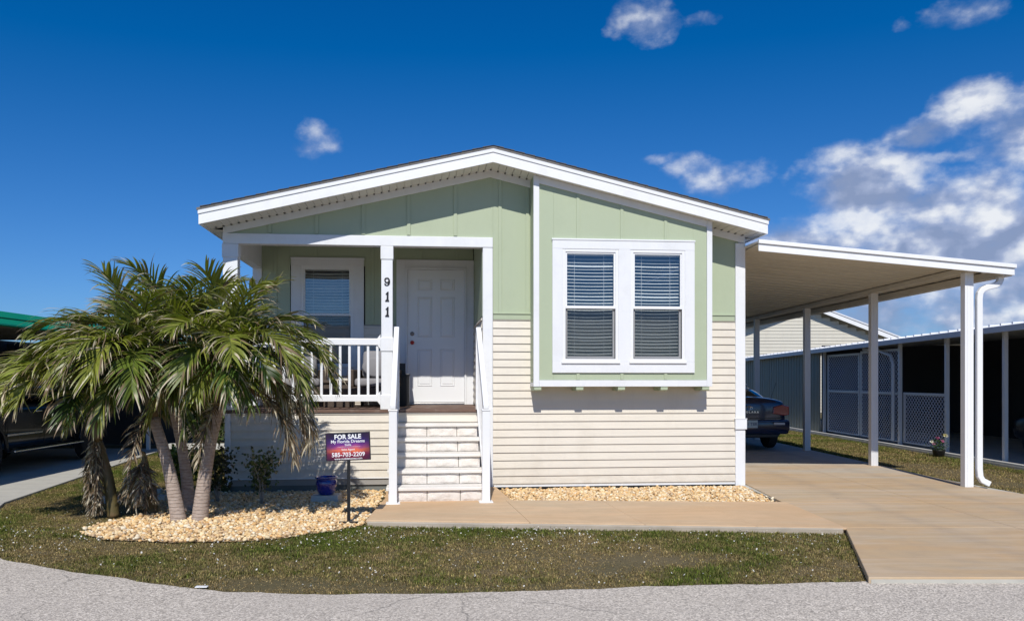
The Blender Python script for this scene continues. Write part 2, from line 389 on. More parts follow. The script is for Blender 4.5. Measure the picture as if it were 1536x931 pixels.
# ================================================================== GROUND
def struct(mb, name, mat, **k): return tag(mb.build(name, mat, **k), kind='structure')
g = MB()
g.sheet([(-400, -200), (400, -200), (400, 500), (-400, 500)], -.012)
struct(g, 'ground', SOIL)
road_edge = [(-9, 9.6), (-7.4, 8.6), (-5.6, 7.35), (-4.18, 6.36), (-3.4, 5.98), (-2.73, 5.70), (-2.3, 5.52), (-1.96, 5.41), (-1.36, 5.34), (-.39, 5.36), (.4, 5.43), (1.33, 5.55), (2.2, 5.62), (2.9, 5.68), (4.2, 5.70), (9, 5.7), (60, 5.7)]
rd = []
for (a, b) in zip(road_edge[:-1], road_edge[1:]):
    k = max(1, min(60, int((Vector(a)-Vector(b)).length/.05)))
    for i in range(k):
        t = i/k; x = a[0]+(b[0]-a[0])*t; y = a[1]+(b[1]-a[1])*t
        rd.append((x, y + .035*mn.noise(Vector((x*3.1, y*2, 0))) + .012*mn.noise(Vector((x*14, 0, 3)))))
rd.append(road_edge[-1])
mb = MB(); mb.sheet([(60, -3), (60, 5.7)] + rd[::-1] + [(-40, 9.6), (-40, -3)], -.002); struct(mb, 'road', ROAD)
WALLR = lambda Y: 3.676 - (Y-10.62)*math.tan(TH)
# driveway slabs with control joints
DX = [(2.88, 5.60), (3.62, 7.50), (3.60, 9.05), (3.70, 10.6)]
mb = MB(); gap = .006
def lefte(y):
    P = DX + [(WALLR(21.8)+.02, 21.8)]
    for (x0, y0), (x1, y1) in zip(P[:-1], P[1:]):
        if y0 <= y <= y1: return x0 + (x1-x0)*(y-y0)/(y1-y0)
    return P[-1][0]
def righte(y):
    P = [(9.5, 5.6), (7.9, 7.6), (7.2, 9.0), (6.84, 10.2), (6.84, 21.8)]
    for (x0, y0), (x1, y1) in zip(P[:-1], P[1:]):
        if y0 <= y <= y1: return x0 + (x1-x0)*(y-y0)/(y1-y0)
ys = [5.62, 7.5, 9.05, 12.0, 15.0, 18.2, 21.8]
for y0, y1 in zip(ys[:-1], ys[1:]):
    sub = [y0] + [q for q in (5.9, 6.6, 7.0, 7.6, 8.3, 9.0, 10.2, 10.6) if y0 < q < y1] + [y1]
    for side in (0, 1):
        fmid = lambda y: 5.35
        L_ = [((lefte(y) if side == 0 else fmid(y)+gap/2), min(max(y, y0+gap/2), y1-gap/2)) for y in sub]
        R_ = [((fmid(y)-gap/2 if side == 0 else righte(y)), min(max(y, y0+gap/2), y1-gap/2)) for y in sub]
        mb.xy(L_ + R_[::-1], -.05, .045)
struct(mb, 'driveway', DRIVE, bevel=.008)
mb = MB(); mb.xy([(lefte(y)+.02, y) for y in ys] + [(righte(y)-.02, y) for y in ys[::-1]], -.06, .028); struct(mb, 'driveway_base', GREYC)
# walkway
mb = MB()
fr = lambda x: 7.80 - (x+1.28)*.075; bk = lambda x: 9.16 - (x+1.28)*.028
jx = [-1.30, .32, 1.50, 2.62, 3.62]; sl = .10
for i, (a, b) in enumerate(zip(jx[:-1], jx[1:])):
    sk = lambda x: (.0 if x < -1 else (.22 if x < 3.5 else -.02))
    mb.xy([(a+gap/2+sk(a)*.5, fr(a)+.008), (b-gap/2+sk(b)*.5, fr(b)+.008), (b-gap/2-sk(b)*.5, bk(b)), (a+gap/2-sk(a)*.5, bk(a))], .030, .062 - i*.003)
struct(mb, 'walkway', TAN, bevel=.006)
mb = MB(); mb.xy([(-1.285, fr(-1.3)-.004), (3.57, fr(3.6)-.004), (3.57, bk(3.6)-.02), (-1.285, bk(-1.3)-.02)], -.05, .048); struct(mb, 'walkway_base', concrete('weathered_edge', (.36, .31, .24), (.42, .36, .28), (.30, .27, .22), 3), bevel=.012)
mb = MB(); mb.xy([(-1.29, 9.17), (.28, 9.13), (.10, 10.25), (-1.40, 10.15)], -.05, .058); struct(mb, 'steps_landing', TAN, bevel=.008)
# neighbour's driveway
mb = MB(); mb.xy([(-5.3, 7.6), (-6.02, 9.2), (-6.8, 14.1), (-7.1, 16.3), (-13.5, 16.3), (-13.5, 8.8), (-9, 9.6)], -.05, .02); struct(mb, 'neighbouring_driveway', GREYC, bevel=.008)
mb = MB(); mb.xy([(9.15, 9.5), (9.15, 27), (15, 27), (15, 9.5)], -.05, .03); struct(mb, 'carport_floor_slab', GREYC)

# ------------------------------------------------------------------ polygons helpers
def inpoly(P, poly):
    x, y = P[:, 0], P[:, 1]; ins = np.zeros(len(P), bool); n = len(poly)
    for i in range(n):
        x0, y0 = poly[i]; x1, y1 = poly[(i+1) % n]
        c = ((y0 > y) != (y1 > y)) & (x < (x1-x0)*(y-y0)/((y1-y0) or 1e-9)+x0); ins ^= c
    return ins
def vnoise(P, scale, seed):
    r = np.random.default_rng(seed); G = r.random((64, 64)); p = P*scale; i = np.floor(p).astype(int); f = p-i; f = f*f*(3-2*f)
    a = G[i[:, 0] % 64, i[:, 1] % 64]; b = G[(i[:, 0]+1) % 64, i[:, 1] % 64]; c = G[i[:, 0] % 64, (i[:, 1]+1) % 64]; d = G[(i[:, 0]+1) % 64, (i[:, 1]+1) % 64]
    return (a*(1-f[:, 0])+b*f[:, 0])*(1-f[:, 1])+(c*(1-f[:, 0])+d*f[:, 0])*f[:, 1]
BED = [(-3.98, 7.32), (-3.7, 7.12), (-3.35, 7.08), (-3.0, 7.0), (-2.74, 7.03), (-2.4, 7.04), (-2.02, 7.16), (-1.8, 7.38), (-1.55, 7.55), (-1.33, 7.83), (-1.36, 9.1), (-1.45, 10.2), (-3.55, 10.0), (-4.6, 10.15), (-4.75, 9.5), (-4.3, 9.0), (-3.85, 8.6), (-4.0, 8.1), (-4.15, 7.7)]
BED2 = [(.30, 9.16), (3.55, 9.07), (3.62, 10.56), (.15, 10.28)]
mb = MB(); mb.sheet(BED, .004); struct(mb, 'flower_bed_soil', BEDS)
mb = MB(); mb.sheet(BED2, .008); struct(mb, 'gravel_strip_soil', BEDS)

# gravel
def pebbles(name, poly, n, r0, r1, z, label, seed):
    r = np.random.default_rng(seed)
    lo = np.min(poly, 0); hi = np.max(poly, 0)
    P = lo + (hi-lo)*r.random((n*3, 2)); jit = P + r.normal(0, .035, P.shape)
    P = P[inpoly(jit, poly)][:n]; n = len(P)
    bases = []
    for k in range(6):
        bm = bmesh.new(); bmesh.ops.create_icosphere(bm, subdivisions=1, radius=1)
        bmesh.ops.subdivide_edges(bm, edges=bm.edges[:], cuts=1, use_grid_fill=True)
        V = np.array([v.co[:] for v in bm.verts]); V /= np.linalg.norm(V, axis=1, keepdims=True)
        V *= (1 + .22*np.array([mn.noise(Vector(v)*1.3 + Vector((k*7, 0, 0))) for v in V]))[:, None]*np.array([1, .78, .62])
        F = np.array([[v.index for v in f.verts] for f in bm.faces if len(f.verts) == 3]); bm.free(); bases.append((V, F))
    Vs, Fs, Cs = [], [], []; b0 = 0
    pal = np.array([(.68, .48, .24), (.76, .60, .36), (.62, .38, .16), (.78, .68, .50), (.56, .40, .24), (.72, .50, .26), (.42, .28, .16)])
    for i in range(n):
        V, F = bases[i % 6]
        s = r.uniform(r0, r1)*(1 if r.random() < .93 else 1.5)
        a, t1, t2 = r.uniform(0, 6.28), r.normal(0, .35), r.normal(0, .35)
        M = np.array((Matrix.Rotation(a, 3, 'Z') @ Matrix.Rotation(t1, 3, 'X') @ Matrix.Rotation(t2, 3, 'Y')))
        W = (V*s) @ M.T; W[:, 0] += P[i, 0]; W[:, 1] += P[i, 1]; W[:, 2] += z + s*.35 + r.uniform(0, .016)
        Vs.append(W); Fs.append(F+b0); b0 += len(V)
        c = pal[r.choice(7, p=[.22, .2, .16, .14, .1, .13, .05])]*r.uniform(.85, 1.1); Cs.append(np.tile(c, (len(V), 1)))
    o = npmesh(name, np.concatenate(Vs), np.concatenate(Fs), PEBM, color=np.concatenate(Cs), smooth=True)
    return tag(o, label, 'gravel', kind='stuff')
pebbles('gravel', BED, 10500, .010, .024, .004, 'cream and tan river gravel spread round the palms and under the yard sign', 3)
pebbles('gravel', BED2, 5000, .010, .022, .008, 'strip of tan river gravel between the house wall and the walkway', 4)

# grass
def grass(name, polys, holes, dens, h0, h1, w, label, seed, near=True, patches=()):
    r = np.random.default_rng(seed); Ps = []
    for poly in polys:
        lo, hi = np.min(poly, 0), np.max(poly, 0); n = int(dens*np.prod(hi-lo)); P = lo+(hi-lo)*r.random((n, 2))
        Ps.append(P[inpoly(P + r.normal(0, .022, P.shape), poly)])
    P = np.concatenate(Ps)
    for h in holes: P = P[~inpoly(P + r.normal(0, .01, P.shape), h)]
    dry = .55*vnoise(P, 1.3, seed+1)+.3*vnoise(P, 4.2, seed+2)+.25*vnoise(P, 11, seed+3)
    for (cx, cy, rx, ry, amt) in patches:
        dry += amt*np.exp(-((P[:, 0]-cx)/rx)**2-((P[:, 1]-cy)/ry)**2)
    bare = np.zeros(len(P))
    for (cx, cy, rx, ry, amt) in patches: bare += amt*np.exp(-((P[:, 0]-cx)/rx)**2-((P[:, 1]-cy)/ry)**2)
    bare = np.clip(bare*1.0*(.4+1.2*vnoise(P, 7, seed+8)), 0, .93)
    tuft = (.6*vnoise(P, 22, seed+5)+.4*vnoise(P, 47, seed+6))
    keep = r.random(len(P)) < (1-bare)*np.clip(1.35-.9*np.clip(dry-.35, 0, 1)*1.3, .25, 1)*(.18+1.1*tuft**1.5)
    P, dry, tuft = P[keep], dry[keep], tuft[keep]; n = len(P)
    H = r.uniform(h0, h1, n)*(1.40-1.15*np.clip(dry, 0, .95))*(.5+1.0*tuft); a = r.uniform(0, 6.283, n); lean = np.abs(r.normal(.55, .5, n))
    dx, dy = np.cos(a), np.sin(a); W = w*r.uniform(.7, 1.3, n)
    b = np.stack([P[:, 0], P[:, 1], np.full(n, -.012)], 1)
    side = np.stack([-dy*W, dx*W, np.zeros(n)], 1)
    mid = b + np.stack([dx*H*lean*.35, dy*H*lean*.35, H*.62], 1); tip = b + np.stack([dx*H*lean*1.0, dy*H*lean*1.0, H*(1-.25*np.clip(lean, 0, 1.6))], 1)
    V = np.stack([b-side, b+side, mid+side*.8, mid-side*.8, tip], 1).reshape(-1, 3)
    base = np.arange(n)[:, None]*5
    F = np.concatenate([np.stack([base[:, 0], base[:, 0]+1, base[:, 0]+2], 1), np.stack([base[:, 0], base[:, 0]+2, base[:, 0]+3], 1), np.stack([base[:, 0]+3, base[:, 0]+2, base[:, 0]+4], 1)])
    g1, g2, st, br = np.array([.060, .092, .012]), np.array([.150, .185, .030]), np.array([.46, .35, .16]), np.array([.150, .10, .045])
    t = np.clip((dry-.36)*2.3 + r.normal(0, .30, n), 0, 1)[:, None]; u = r.random(n)[:, None]
    green = g1*(1-u)+g2*u; dryc = br*(1-u)+st*u; c = green*(1-t)+dryc*t; c *= (r.uniform(.45, 1.25, n)*np.where(r.random(n) < .10, 1.9, 1.0))[:, None]
    o = npmesh(name, V, F, GRASSM, color=np.repeat(c, 5, 0)); return tag(o, label, 'grass', kind='stuff')
front_edge = [(x, y+.02) for x, y in rd if -6.5 < x < 2.9]
LAWN = front_edge + [(2.90, 5.64), (3.61, 7.44), (3.5, fr(3.5)-.005), (1.5, fr(1.5)-.01), (-1.30, fr(-1.3)-.01), (-1.45, 8.2), (-2.5, 9.0), (-3.6, 10.0), (-3.75, 16), (-7.0, 16), (-6.78, 14.1), (-6.0, 9.2), (-5.35, 7.9)]
grass("grass", [LAWN], [BED], 19000, .014, .040, .0024, 'patchy green and straw lawn in front of the house along the road', 11,
      patches=[(1.45, 6.35, .55, .28, .7), (1.0, 6.0, .5, .25, .3), (-.5, 5.5, 1.5, .12, .35), (-1.6, 5.65, .8, .15, .35), (-4.3, 8.9, .6, .8, .45), (-4.3, 7.7, .4, .35, .3), (2.6, 5.9, .5, .3, .2), (-.3, 6.6, .8, .5, .05)])
grass('grass', [[(6.90, 10.0), (6.90, 26), (9.05, 26), (9.05, 9.0), (12, 7.5), (12, 5.75), (9.55, 5.75), (7.98, 7.6), (7.28, 9.0)]], [], 6500, .02, .055, .004, 'patchy dry grass strip between the driveway and the neighbouring carport', 12,
      patches=[(8.0, 12.5, .9, 3, .35), (7.4, 11, .5, 2, .25)])
# little white lawn weeds
def weeds():
    r = np.random.default_rng(9); P = np.array([-6, 5.3]) + np.array([9.5, 3.5])*r.random((9000, 2))
    P = P[inpoly(P, LAWN) & ~inpoly(P, BED)]
    band = np.exp(-((P[:, 1]-7.35)/.45)**2)*.9 + .20
    k = vnoise(P, 1.6, 5)*vnoise(P, 5, 6)*2.6; P = P[r.random(len(P)) < band*k*.62]
    V, F, C = [], [], []; b = 0
    for p in P:
        rr = r.uniform(.0035, .009); z = r.uniform(.012, .034); n = 5; a0 = r.uniform(0, 6); tl = r.normal(0, .5, 2)
        V.append([p[0], p[1], z+rr*.5]); C.append((.70, .68, .62))
        for q in range(n):
            a = a0+q*6.283/n; ox, oy = math.cos(a)*rr, math.sin(a)*rr; V.append([p[0]+ox, p[1]+oy, z+ox*tl[0]+oy*tl[1]]); C.append((.62, .60, .56))
        for q in range(n): F.append([b, b+1+q, b+1+(q+1) % n])
        b += n+1
    tag(npmesh('lawn_daisies', np.array(V), np.array(F), GRASSM, color=np.array(C)), 'tiny white daisies scattered through the front lawn', 'flowers', kind='stuff')
weeds()

# ================================================================== HOUSE
HS = empty('house', (0, DF, 0), TH, 'pale sage and beige house with white trim, front porch and window bay', 'house')
RZ = lambda x: 4.645 - .2350*abs(x-.02)      # top of the roof line at local x
XL, XR, OV = -3.60, 3.69, -.47
RL, RR = -3.786, 3.814
def slope_poly(x0, x1, d0, d1):
    """xz polygon following the roof: from RZ-d0 (lower) to RZ-d1 (upper)"""
    xs = [x0] + ([.02] if x0 < .02 < x1 else []) + [x1]
    return [(x, RZ(x)-d0) for x in xs] + [(x, RZ(x)-d1) for x in xs[::-1]]
def up_poly(x0, x1, z0, d):
    xs = [x0] + ([.02] if x0 < .02 < x1 else []) + [x1]
    return [(x0, z0), (x1, z0)] + [(x, RZ(x)-d) for x in xs[::-1]]
# upper green wall
mb = MB()
mb.xz([(-3.595, 3.515), (.06, 3.515), (.06, RZ(.06)-.2), (.02, RZ(.02)-.2), (-3.595, RZ(-3.595)-.2)], 0, .03)
mb.xz(up_poly(.06, .60, 2.45, .2), .0, .03)
mb.xz([(.60, 3.7), (3.06, 3.7), (3.06, RZ(3.06)-.2), (.60, RZ(.60)-.2)], 0, .03)
mb.xz(up_poly(3.06, 3.60, 2.45, .2), 0, .03)
for x in (-2.981, -2.357, -1.727, -1.108, -.464, .159, .545):
    z0 = 3.53 if x < 0 else 2.47
    mb.xz([(x-.024, z0), (x+.024, z0), (x+.024, RZ(x)-.25), (x-.024, RZ(x)-.25)], -.016, .001)
# porch back wall upper + side wall upper
mb.box(-3.50, -3.02, 1.75, 1.78, 2.42, 3.66); mb.box(-1.84, -1.30, 1.75, 1.78, 2.42, 3.66)
mb.box(-3.03, -1.83, 1.752, 1.78, 3.36, 3.66); mb.box(-1.30, -.10, 1.7505, 1.78, 3.36, 3.66)
for x in (-3.25, -2.62, -1.72, -1.42, -.95, -.36): mb.box(x-.024, x+.024, 1.735, 1.751, 2.44 if x in (-3.25, -1.72, -1.42) else 3.365, 3.655)
mb.box(-.09, -.06, .031, 1.75, 2.42, 3.66)
mb.build('wall_panel', GREEN, HS, bevel=.003)
# siding
mb = MB()
lap(mb, (.06, 0), (3.56, 0), .07, 2.375, (0, -1))
lap(mb, (-3.50, 0), (-1.22, 0), .20, 1.085, (0, -1)); lap(mb, (-1.22, .0), (-.10, .0), .75, 1.085, (0, -1))
lap(mb, (-3.50, 1.75), (-.10, 1.75), 1.14, 2.40, (0, -1)); lap(mb, (-.088, .02), (-.088, 1.75), 1.14, 2.40, (-1, 0))
lap(mb, (XL+.02, .02), (XL+.02, 1.75), .10, 1.085, (-1, 0)); lap(mb, (XL+.02, 1.80), (XL+.02, 13), .10, 3.44, (-1, 0)); lap(mb, (XR-.02, 0.03), (XR-.02, 13), .05, 3.42, (1, 0))
lap(mb, (XL, 13), (XR, 13), .05, 3.44, (0, 1)); mb.xz(up_poly(XL+.02, XR-.02, 3.4, .07), 12.97, 12.99)
mb.build('lap_siding', SIDING, HS)
# backing behind siding, foundation
mb = MB()
mb.box(.06, 3.56, .002, .03, .07, 1.5); mb.box(.06, .62, .002, .03, 1.5, 2.44); mb.box(3.04, 3.56, .002, .03, 1.5, 2.44)
mb.box(-3.5, -.1, .002, .03, .1, 1.08); mb.box(-3.5, -3.0, 1.752, 1.78, 1.0, 2.42); mb.box(-1.86, -.06, 1.752, 1.78, 1.0, 2.42); mb.box(-1.36, -.06, 1.7525, 1.78, 2.42, 3.36)
mb.box(-3.0, -1.86, 1.7525, 1.78, 1.0, 1.78)
mb.box(XL+.021, XL+.05, 1.78, 12.97, .1, 3.5); mb.box(XR-.05, XR-.021, .05, 12.97, .05, 3.5); mb.box(XL+.05, XR-.05, 12.93, 12.96, .05, 3.5)
mb.box(-.085, -.063, .03, 1.75, 1.13, 3.45)
mb.build('inner_wall', INTW, HS)
mb = MB(); mb.box(-3.48, -1.30, .03, .10, -.05, .2); mb.box(.02, 3.60, .035, .10, -.05, .08); mb.box(-3.53, -3.45, .1, 12.9, -.05, .12); mb.box(3.5, 3.60, .1, 12.9, -.05, .07)
mb.build('foundation', FOUND, HS)
mb = MB(); mb.box(XL+.06, XR-.06, 1.79, 12.9, 1.10, 1.14); mb.box(.0, XR-.06, .04, 1.79, 1.10, 1.14); mb.build('room_floor', DARKIN, HS)
mb = MB(); mb.box(XL+.06, XR-.06, 5.2, 5.25, 1.14, 3.6); mb.build('partition', DARKIN, HS)
# porch floor and ceiling
mb = MB()
y = -.03
while y < 1.72:
    mb.box(-3.56, -.10, y, min(y+.134, 1.745), 1.105, 1.13 + random.uniform(-.002, .002)); y += .14
mb.box(-3.55, -.11, -.035, -.005, 1.09, 1.104); mb.build('porch_floor', WOOD, HS, bevel=.003)
mb = MB(); x = -3.50
while x < -.13:
    mb.box(x, min(x+.095, -.1), .035, 1.745, 3.66, 3.675); x += .1
mb.box(-3.5, -.1, .035, 1.745, 3.677, 3.69); mb.build('porch_ceiling', SOFFIT, HS)
# green drip trim
for a, b in ((.062, .60), (3.06, 3.535)):
    mb = MB(); mb.box(a, b, -.022, 0, 2.376, 2.452); mb.box(a, b, -.035, .0, 2.4515, 2.470)
    mb.build('drip_trim', GREEN, HS, bevel=.003)
# trim (white)
def part(name, mat, fn, par=None, **k):
    m = MB(); fn(m); return m.build(name, mat, par or HS, **k)
part('rake_board', TRIMW, lambda m: m.xz(slope_poly(-3.595, .585, .295, .17), -.030, -.002), bevel=.004)
part('rake_board', TRIMW, lambda m: m.xz(slope_poly(3.075, 3.685, .295, .17), -.030, -.002), bevel=.004)
part('corner_board', TRIMW, lambda m: m.box(3.545, 3.69, -.028, .05, -.03, RZ(3.69)-.292), bevel=.004)
part('utility_cover', TRIMW, lambda m: m.box(3.535, 3.705, -.05, .06, .83, .975).box(3.53, 3.71, -.056, .06, .9745, .985), bevel=.004)
part('corner_board', TRIMW, lambda m: m.box(-3.57, -3.50, -.022, .02, .09, 1.085), bevel=.004)
part('corner_board', TRIMW, lambda m: m.box(-3.60, -3.46, 1.72, 1.80, 1.13, 3.30), bevel=.004)
part('starter_strip', TRIMW, lambda m: m.box(-3.49, -1.30, -.02, 0, .185, .20), bevel=.003)
part('starter_strip', TRIMW, lambda m: m.box(.07, 3.54, -.022, 0, .045, .068), bevel=.003)
part('corner_board', TRIMW, lambda m: m.box(.0, .058, -.025, .0, .05, 1.15), bevel=.003)
# roof
mb = MB()
mb.xz([(RL-.02, RZ(RL-.02)), (RL-.02, RZ(RL-.02)-.03), (.02, RZ(.02)-.03), (RR+.02, RZ(RR+.02)-.03), (RR+.02, RZ(RR+.02)), (.02, RZ(.02))], OV-.018, 13.3)
y = OV
rf = mb.build('roof', SHINGLE, HS)
mb = MB()      # shingle course edges stepping along the rake
for s in (-1, 1):
    x = .02
    while abs(x) < 3.75:
        xa, xb = x, x + s*.14
        t = .012
        P = [(xa, RZ(xa)+.002), (xb, RZ(xb)+t), (xb, RZ(xb)+.002)]
        if s > 0: P = P[::-1]
        mb.xz(P, OV-.03, 13.3); x = xb
mb.build('shingle', SHINGLE, rf)
mb = MB()
mb.xz(slope_poly(RL, RR, .215, .032), OV, OV+.022)
mb.box(RL, RL+.022, OV+.022, 13.3, RZ(RL)-.215, RZ(RL)-.035); mb.box(RR-.022, RR, OV+.022, 13.3, RZ(RR)-.215, RZ(RR)-.035)
mb.build('fascia', WHITE, rf, bevel=.003)
mb = MB()
mb.xz(slope_poly(RL-.006, RR+.006, .082, .028), OV-.012, OV-.001); mb.build('drip_edge', VINYLW, rf, bevel=.002)
# soffit boards with vent grooves
mb = MB(); x = RL+.03
while x < RR-.03:
    xb = min(x+.093, RR-.03); 
    if x < .02 < xb: xb = .02
    if xb - x > .01: mb.xz(slope_poly(x, xb, .200, .185), OV+.024, .0)
    x = xb + (.007 if abs(xb-.02) > 1e-6 else 0)
mb.xz(slope_poly(RL+.03, RR-.03, .183, .175), OV+.024, 0)
mb.box(RL+.024, XL+.0, 0, 13.2, RZ(RL)-.205, RZ(RL)-.19); mb.box(XR, RR-.024, 0, 13.2, RZ(RR)-.205, RZ(RR)-.19)
mb.build('soffit', SOFFIT, rf)
x = RL+.1                         # dark vent slots along the wall side of the soffit
while x < RR-.1:
    if not (.55 < x < 3.1):
        mb = MB(); mb.xz(slope_poly(x, x+.02, .204, .1995), -.10, -.035); mb.build('soffit_vent', BLACK, rf)
    x += .1
# porch beam & columns
mb = MB(); mb.box(-3.60, .056, -.03, .11, 3.375, 3.513); mb.box(-3.60, -3.46, .111, 1.74, 3.30, 3.66); mb.build('porch_beam', TRIMW, HS, bevel=.005)
def column(x0, x1, z0=1.13, full=False):
    m = MB(); m.box(x0, x1, -.022, .125, z0, 3.374); o = m.build('column', TRIMW, HS, bevel=.006)
    if not full:
        for nm, d, za, zb in (('capital', .010, 3.19, 3.373), ('collar', .012, 1.93, 2.12), ('plinth', .012, z0+.001, 1.33)):
            m = MB(); m.box(x0-d, x1+d, -.022-d, .125+d, za, zb); m.build(nm, TRIMW, o, bevel=.006)
    return o
mc = column(-1.482, -1.327); column(-3.60, -3.405); column(-.084, .056, .05, True)
# house number on the column
def digits():
    def one(cx, cz, h=.135):
        m = MB(); w = .016; P = [(cx-.030, cz-h/2), (cx+.026, cz-h/2), (cx+.024, cz-h/2+.016), (cx+w, cz-h/2+.028), (cx+.018, cz+h/2), (cx+.006, cz+h/2), (cx-.024, cz+h/2-.034), (cx-.014, cz+h/2-.040), (cx-.006, cz+h/2-.034), (cx-.010, cz-h/2+.028), (cx-.026, cz-h/2+.014)]
        m.xz(P, -.034, -.024); return m
    m = MB(); cx, cz = 0, 2.888
    pts, rad = [], []
    for k in range(25):
        a = R(-20 + 360*k/24); pts.append((-1.404+.028*math.cos(a), -.029, 2.903+.031*math.sin(a))); rad.append(.0105)
    m.tube(pts, rad, 6, flat=(1, .5))
    tail = [(-1.375, -.029, 2.915), (-1.372, -.029, 2.885), (-1.378, -.029, 2.855), (-1.395, -.029, 2.836), (-1.415, -.029, 2.834), (-1.430, -.029, 2.845), (-1.434, -.029, 2.858)]
    m.tube(tail, [.011, .013, .012, .010, .009, .011, .009], 6, flat=(1, .5))
    m.build('house_number', BLACK, HS, smooth=False)
    one(-1.400, 2.680).build('house_number', BLACK, HS, bevel=.002); one(-1.400, 2.472).build('house_number', BLACK, HS, bevel=.002)
digits()
# railing
mb = MB(); mb.box(-3.405, -1.495, .01, .085, 2.015, 2.105); mb.box(-3.405, -1.495, .015, .08, 1.24, 1.33)
for z0, z1 in ((1.955, 2.165), (1.185, 1.385)):
    zc = (z0+z1)/2; mb.xz([(-1.495, z0), (-1.495, z1), (-1.54, zc+.045), (-1.54, zc-.045)][::-1], .012, .083)
rl = mb.build('porch_railing', VINYLW, HS, bevel=.006)
x = -3.31
while x < -1.53:
    m = MB(); m.box(x-.017, x+.017, .03, .065, 1.33, 2.015); m.build('baluster', VINYLW, rl, bevel=.003); x += .1265
mb = MB(); mb.box(-3.54, -3.465, .126, 1.72, 2.015, 2.105); mb.box(-3.535, -3.47, .126, 1.72, 1.24, 1.33); rs = mb.build('porch_railing', VINYLW, HS, bevel=.006)
y = .22
while y < 1.7:
    m = MB(); m.box(-3.52, -3.485, y-.017, y+.017, 1.33, 2.015); m.build('baluster', VINYLW, rs, bevel=.003); y += .1265

# windows
def window(x0, x1, z0, z1, yf, tilt, zmr=None, blue=False):
    """glass opening x0..x1,z0..z1 ; yf = plane of the trim front"""
    zm = zmr or (z0+z1)/2
    m = MB(); w = .040; ya, yb = yf+.006, yf+.075
    m.box(x0-w, x0, ya, yb, z0-w, z1+w); m.box(x1, x1+w, ya, yb, z0-w, z1+w); m.box(x0, x1, ya, yb, z1, z1+w); m.box(x0, x1, ya, yb, z0-w, z0)
    m.box(x0-w-.02, x1+w+.02, yf-.022, yf+.01, z0-w-.022, z0-w+.004)
    f = m.build('window', VINYLW, HS, bevel=.003)
    m = MB(); q = .022
    m.box(x0, x0+q, ya+.012, ya+.035, zm, z1); m.box(x1-q, x1, ya+.012, ya+.035, zm, z1); m.box(x0+q, x1-q, ya+.012, ya+.035, z1-q, z1); m.box(x0, x1, ya+.002, ya+.036, zm-.02, zm+.018)
    m.box(x0, x0+.03, ya+.036, ya+.06, z0, zm-.02); m.box(x1-.03, x1, ya+.036, ya+.06, z0, zm-.02); m.box(x0+.03, x1-.03, ya+.036, ya+.06, z0, z0+.035)
    m.build('sash', VINYLW, f, bevel=.002)
    m = MB(); m.add([(x0+q, ya+.024, zm+.018), (x1-q, ya+.024, zm+.018), (x1-q, ya+.024, z1-q), (x0+q, ya+.024, z1-q)], [(0, 1, 2, 3)]); m.build('pane', GLASS, f, keep=True)
    m = MB(); m.add([(x0+.03, ya+.048, z0+.035), (x1-.03, ya+.048, z0+.035), (x1-.03, ya+.048, zm-.02), (x0+.03, ya+.048, zm-.02)], [(0, 1, 2, 3)]); m.build('pane', GLASS, f, keep=True)
    m = MB(); m.add([(x0+.008, ya+.014, z0+.008), (x1-.008, ya+.014, z0+.008), (x1-.008, ya+.014, zm-.022), (x0+.008, ya+.014, zm-.022)], [(0, 1, 2, 3)])
    m.build('insect_screen', SCREEN, f)
    m = MB()
    for a in ((x0, x0+.008), (x1-.008, x1)): m.box(a[0], a[1], ya+.010, ya+.018, z0, zm-.022)
    m.box(x0, x1, ya+.010, ya+.018, z0, z0+.008); m.build('screen_frame', DARKIN, f)
    # venetian blind: every slat is slightly bowed
    m = MB(); z = z1-.03; yb2 = yf+.13; k = 0; n = 7
    m.box(x0+.0, x1-.0, yb2-.028, yb2+.028, z1-.028, z1+.02)
    while z > z0+.02:
        z -= .0465; k += 1
        ph = random.uniform(-.004, .004); sag = .004 + (.010*random.random() if z < zm else .002); tl = tilt + random.uniform(-5, 5) + (14 if random.random() < .05 else 0)
        hw, c_, s_ = .025, math.cos(R(tl)), math.sin(R(tl)); b = len(m.v)
        for i in range(n+1):
            t = i/n; x = x0+.005+(x1-x0-.010)*t; zz = z - sag*math.sin(math.pi*t) + ph*(t-.5)
            m.v += [(x, yb2-hw*c_, zz-hw*s_), (x, yb2+hw*c_, zz+hw*s_), (x, yb2-hw*c_, zz-hw*s_+.003), (x, yb2+hw*c_, zz+hw*s_+.003)]
        for i in range(n):
            a = b+4*i; m.f += [(a, a+4, a+5, a+1), (a+2, a+3, a+7, a+6), (a, a+2, a+6, a+4), (a+1, a+5, a+7, a+3)]
    for xx in (x0+.14, x1-.14): m.box(xx-.002, xx+.002, yb2-.027, yb2-.024, z0+.02, z1)
    m.build('blinds', BLIND, f)
    return f
def trim_frame(x0, x1, z0, z1, holes, yf, yb, name='window_trim', par=None):
    """white surround with rectangular holes (side by side)"""
    m = MB(); hz0, hz1 = holes[0][2], holes[0][3]
    m.box(x0, x1, yf, yb, hz1, z1); m.box(x0, x1, yf, yb, z0, hz0)
    xs = [x0] + [v for h in holes for v in h[:2]] + [x1]
    for a, b in zip(xs[0::2], xs[1::2]): m.box(a, b, yf+.001, yb, hz0, hz1)
    m.box(x0-.008, x1+.008, yf-.008, yb, z1-.02, z1+.004)
    return m.build(name, TRIMW, par or HS, bevel=.004)
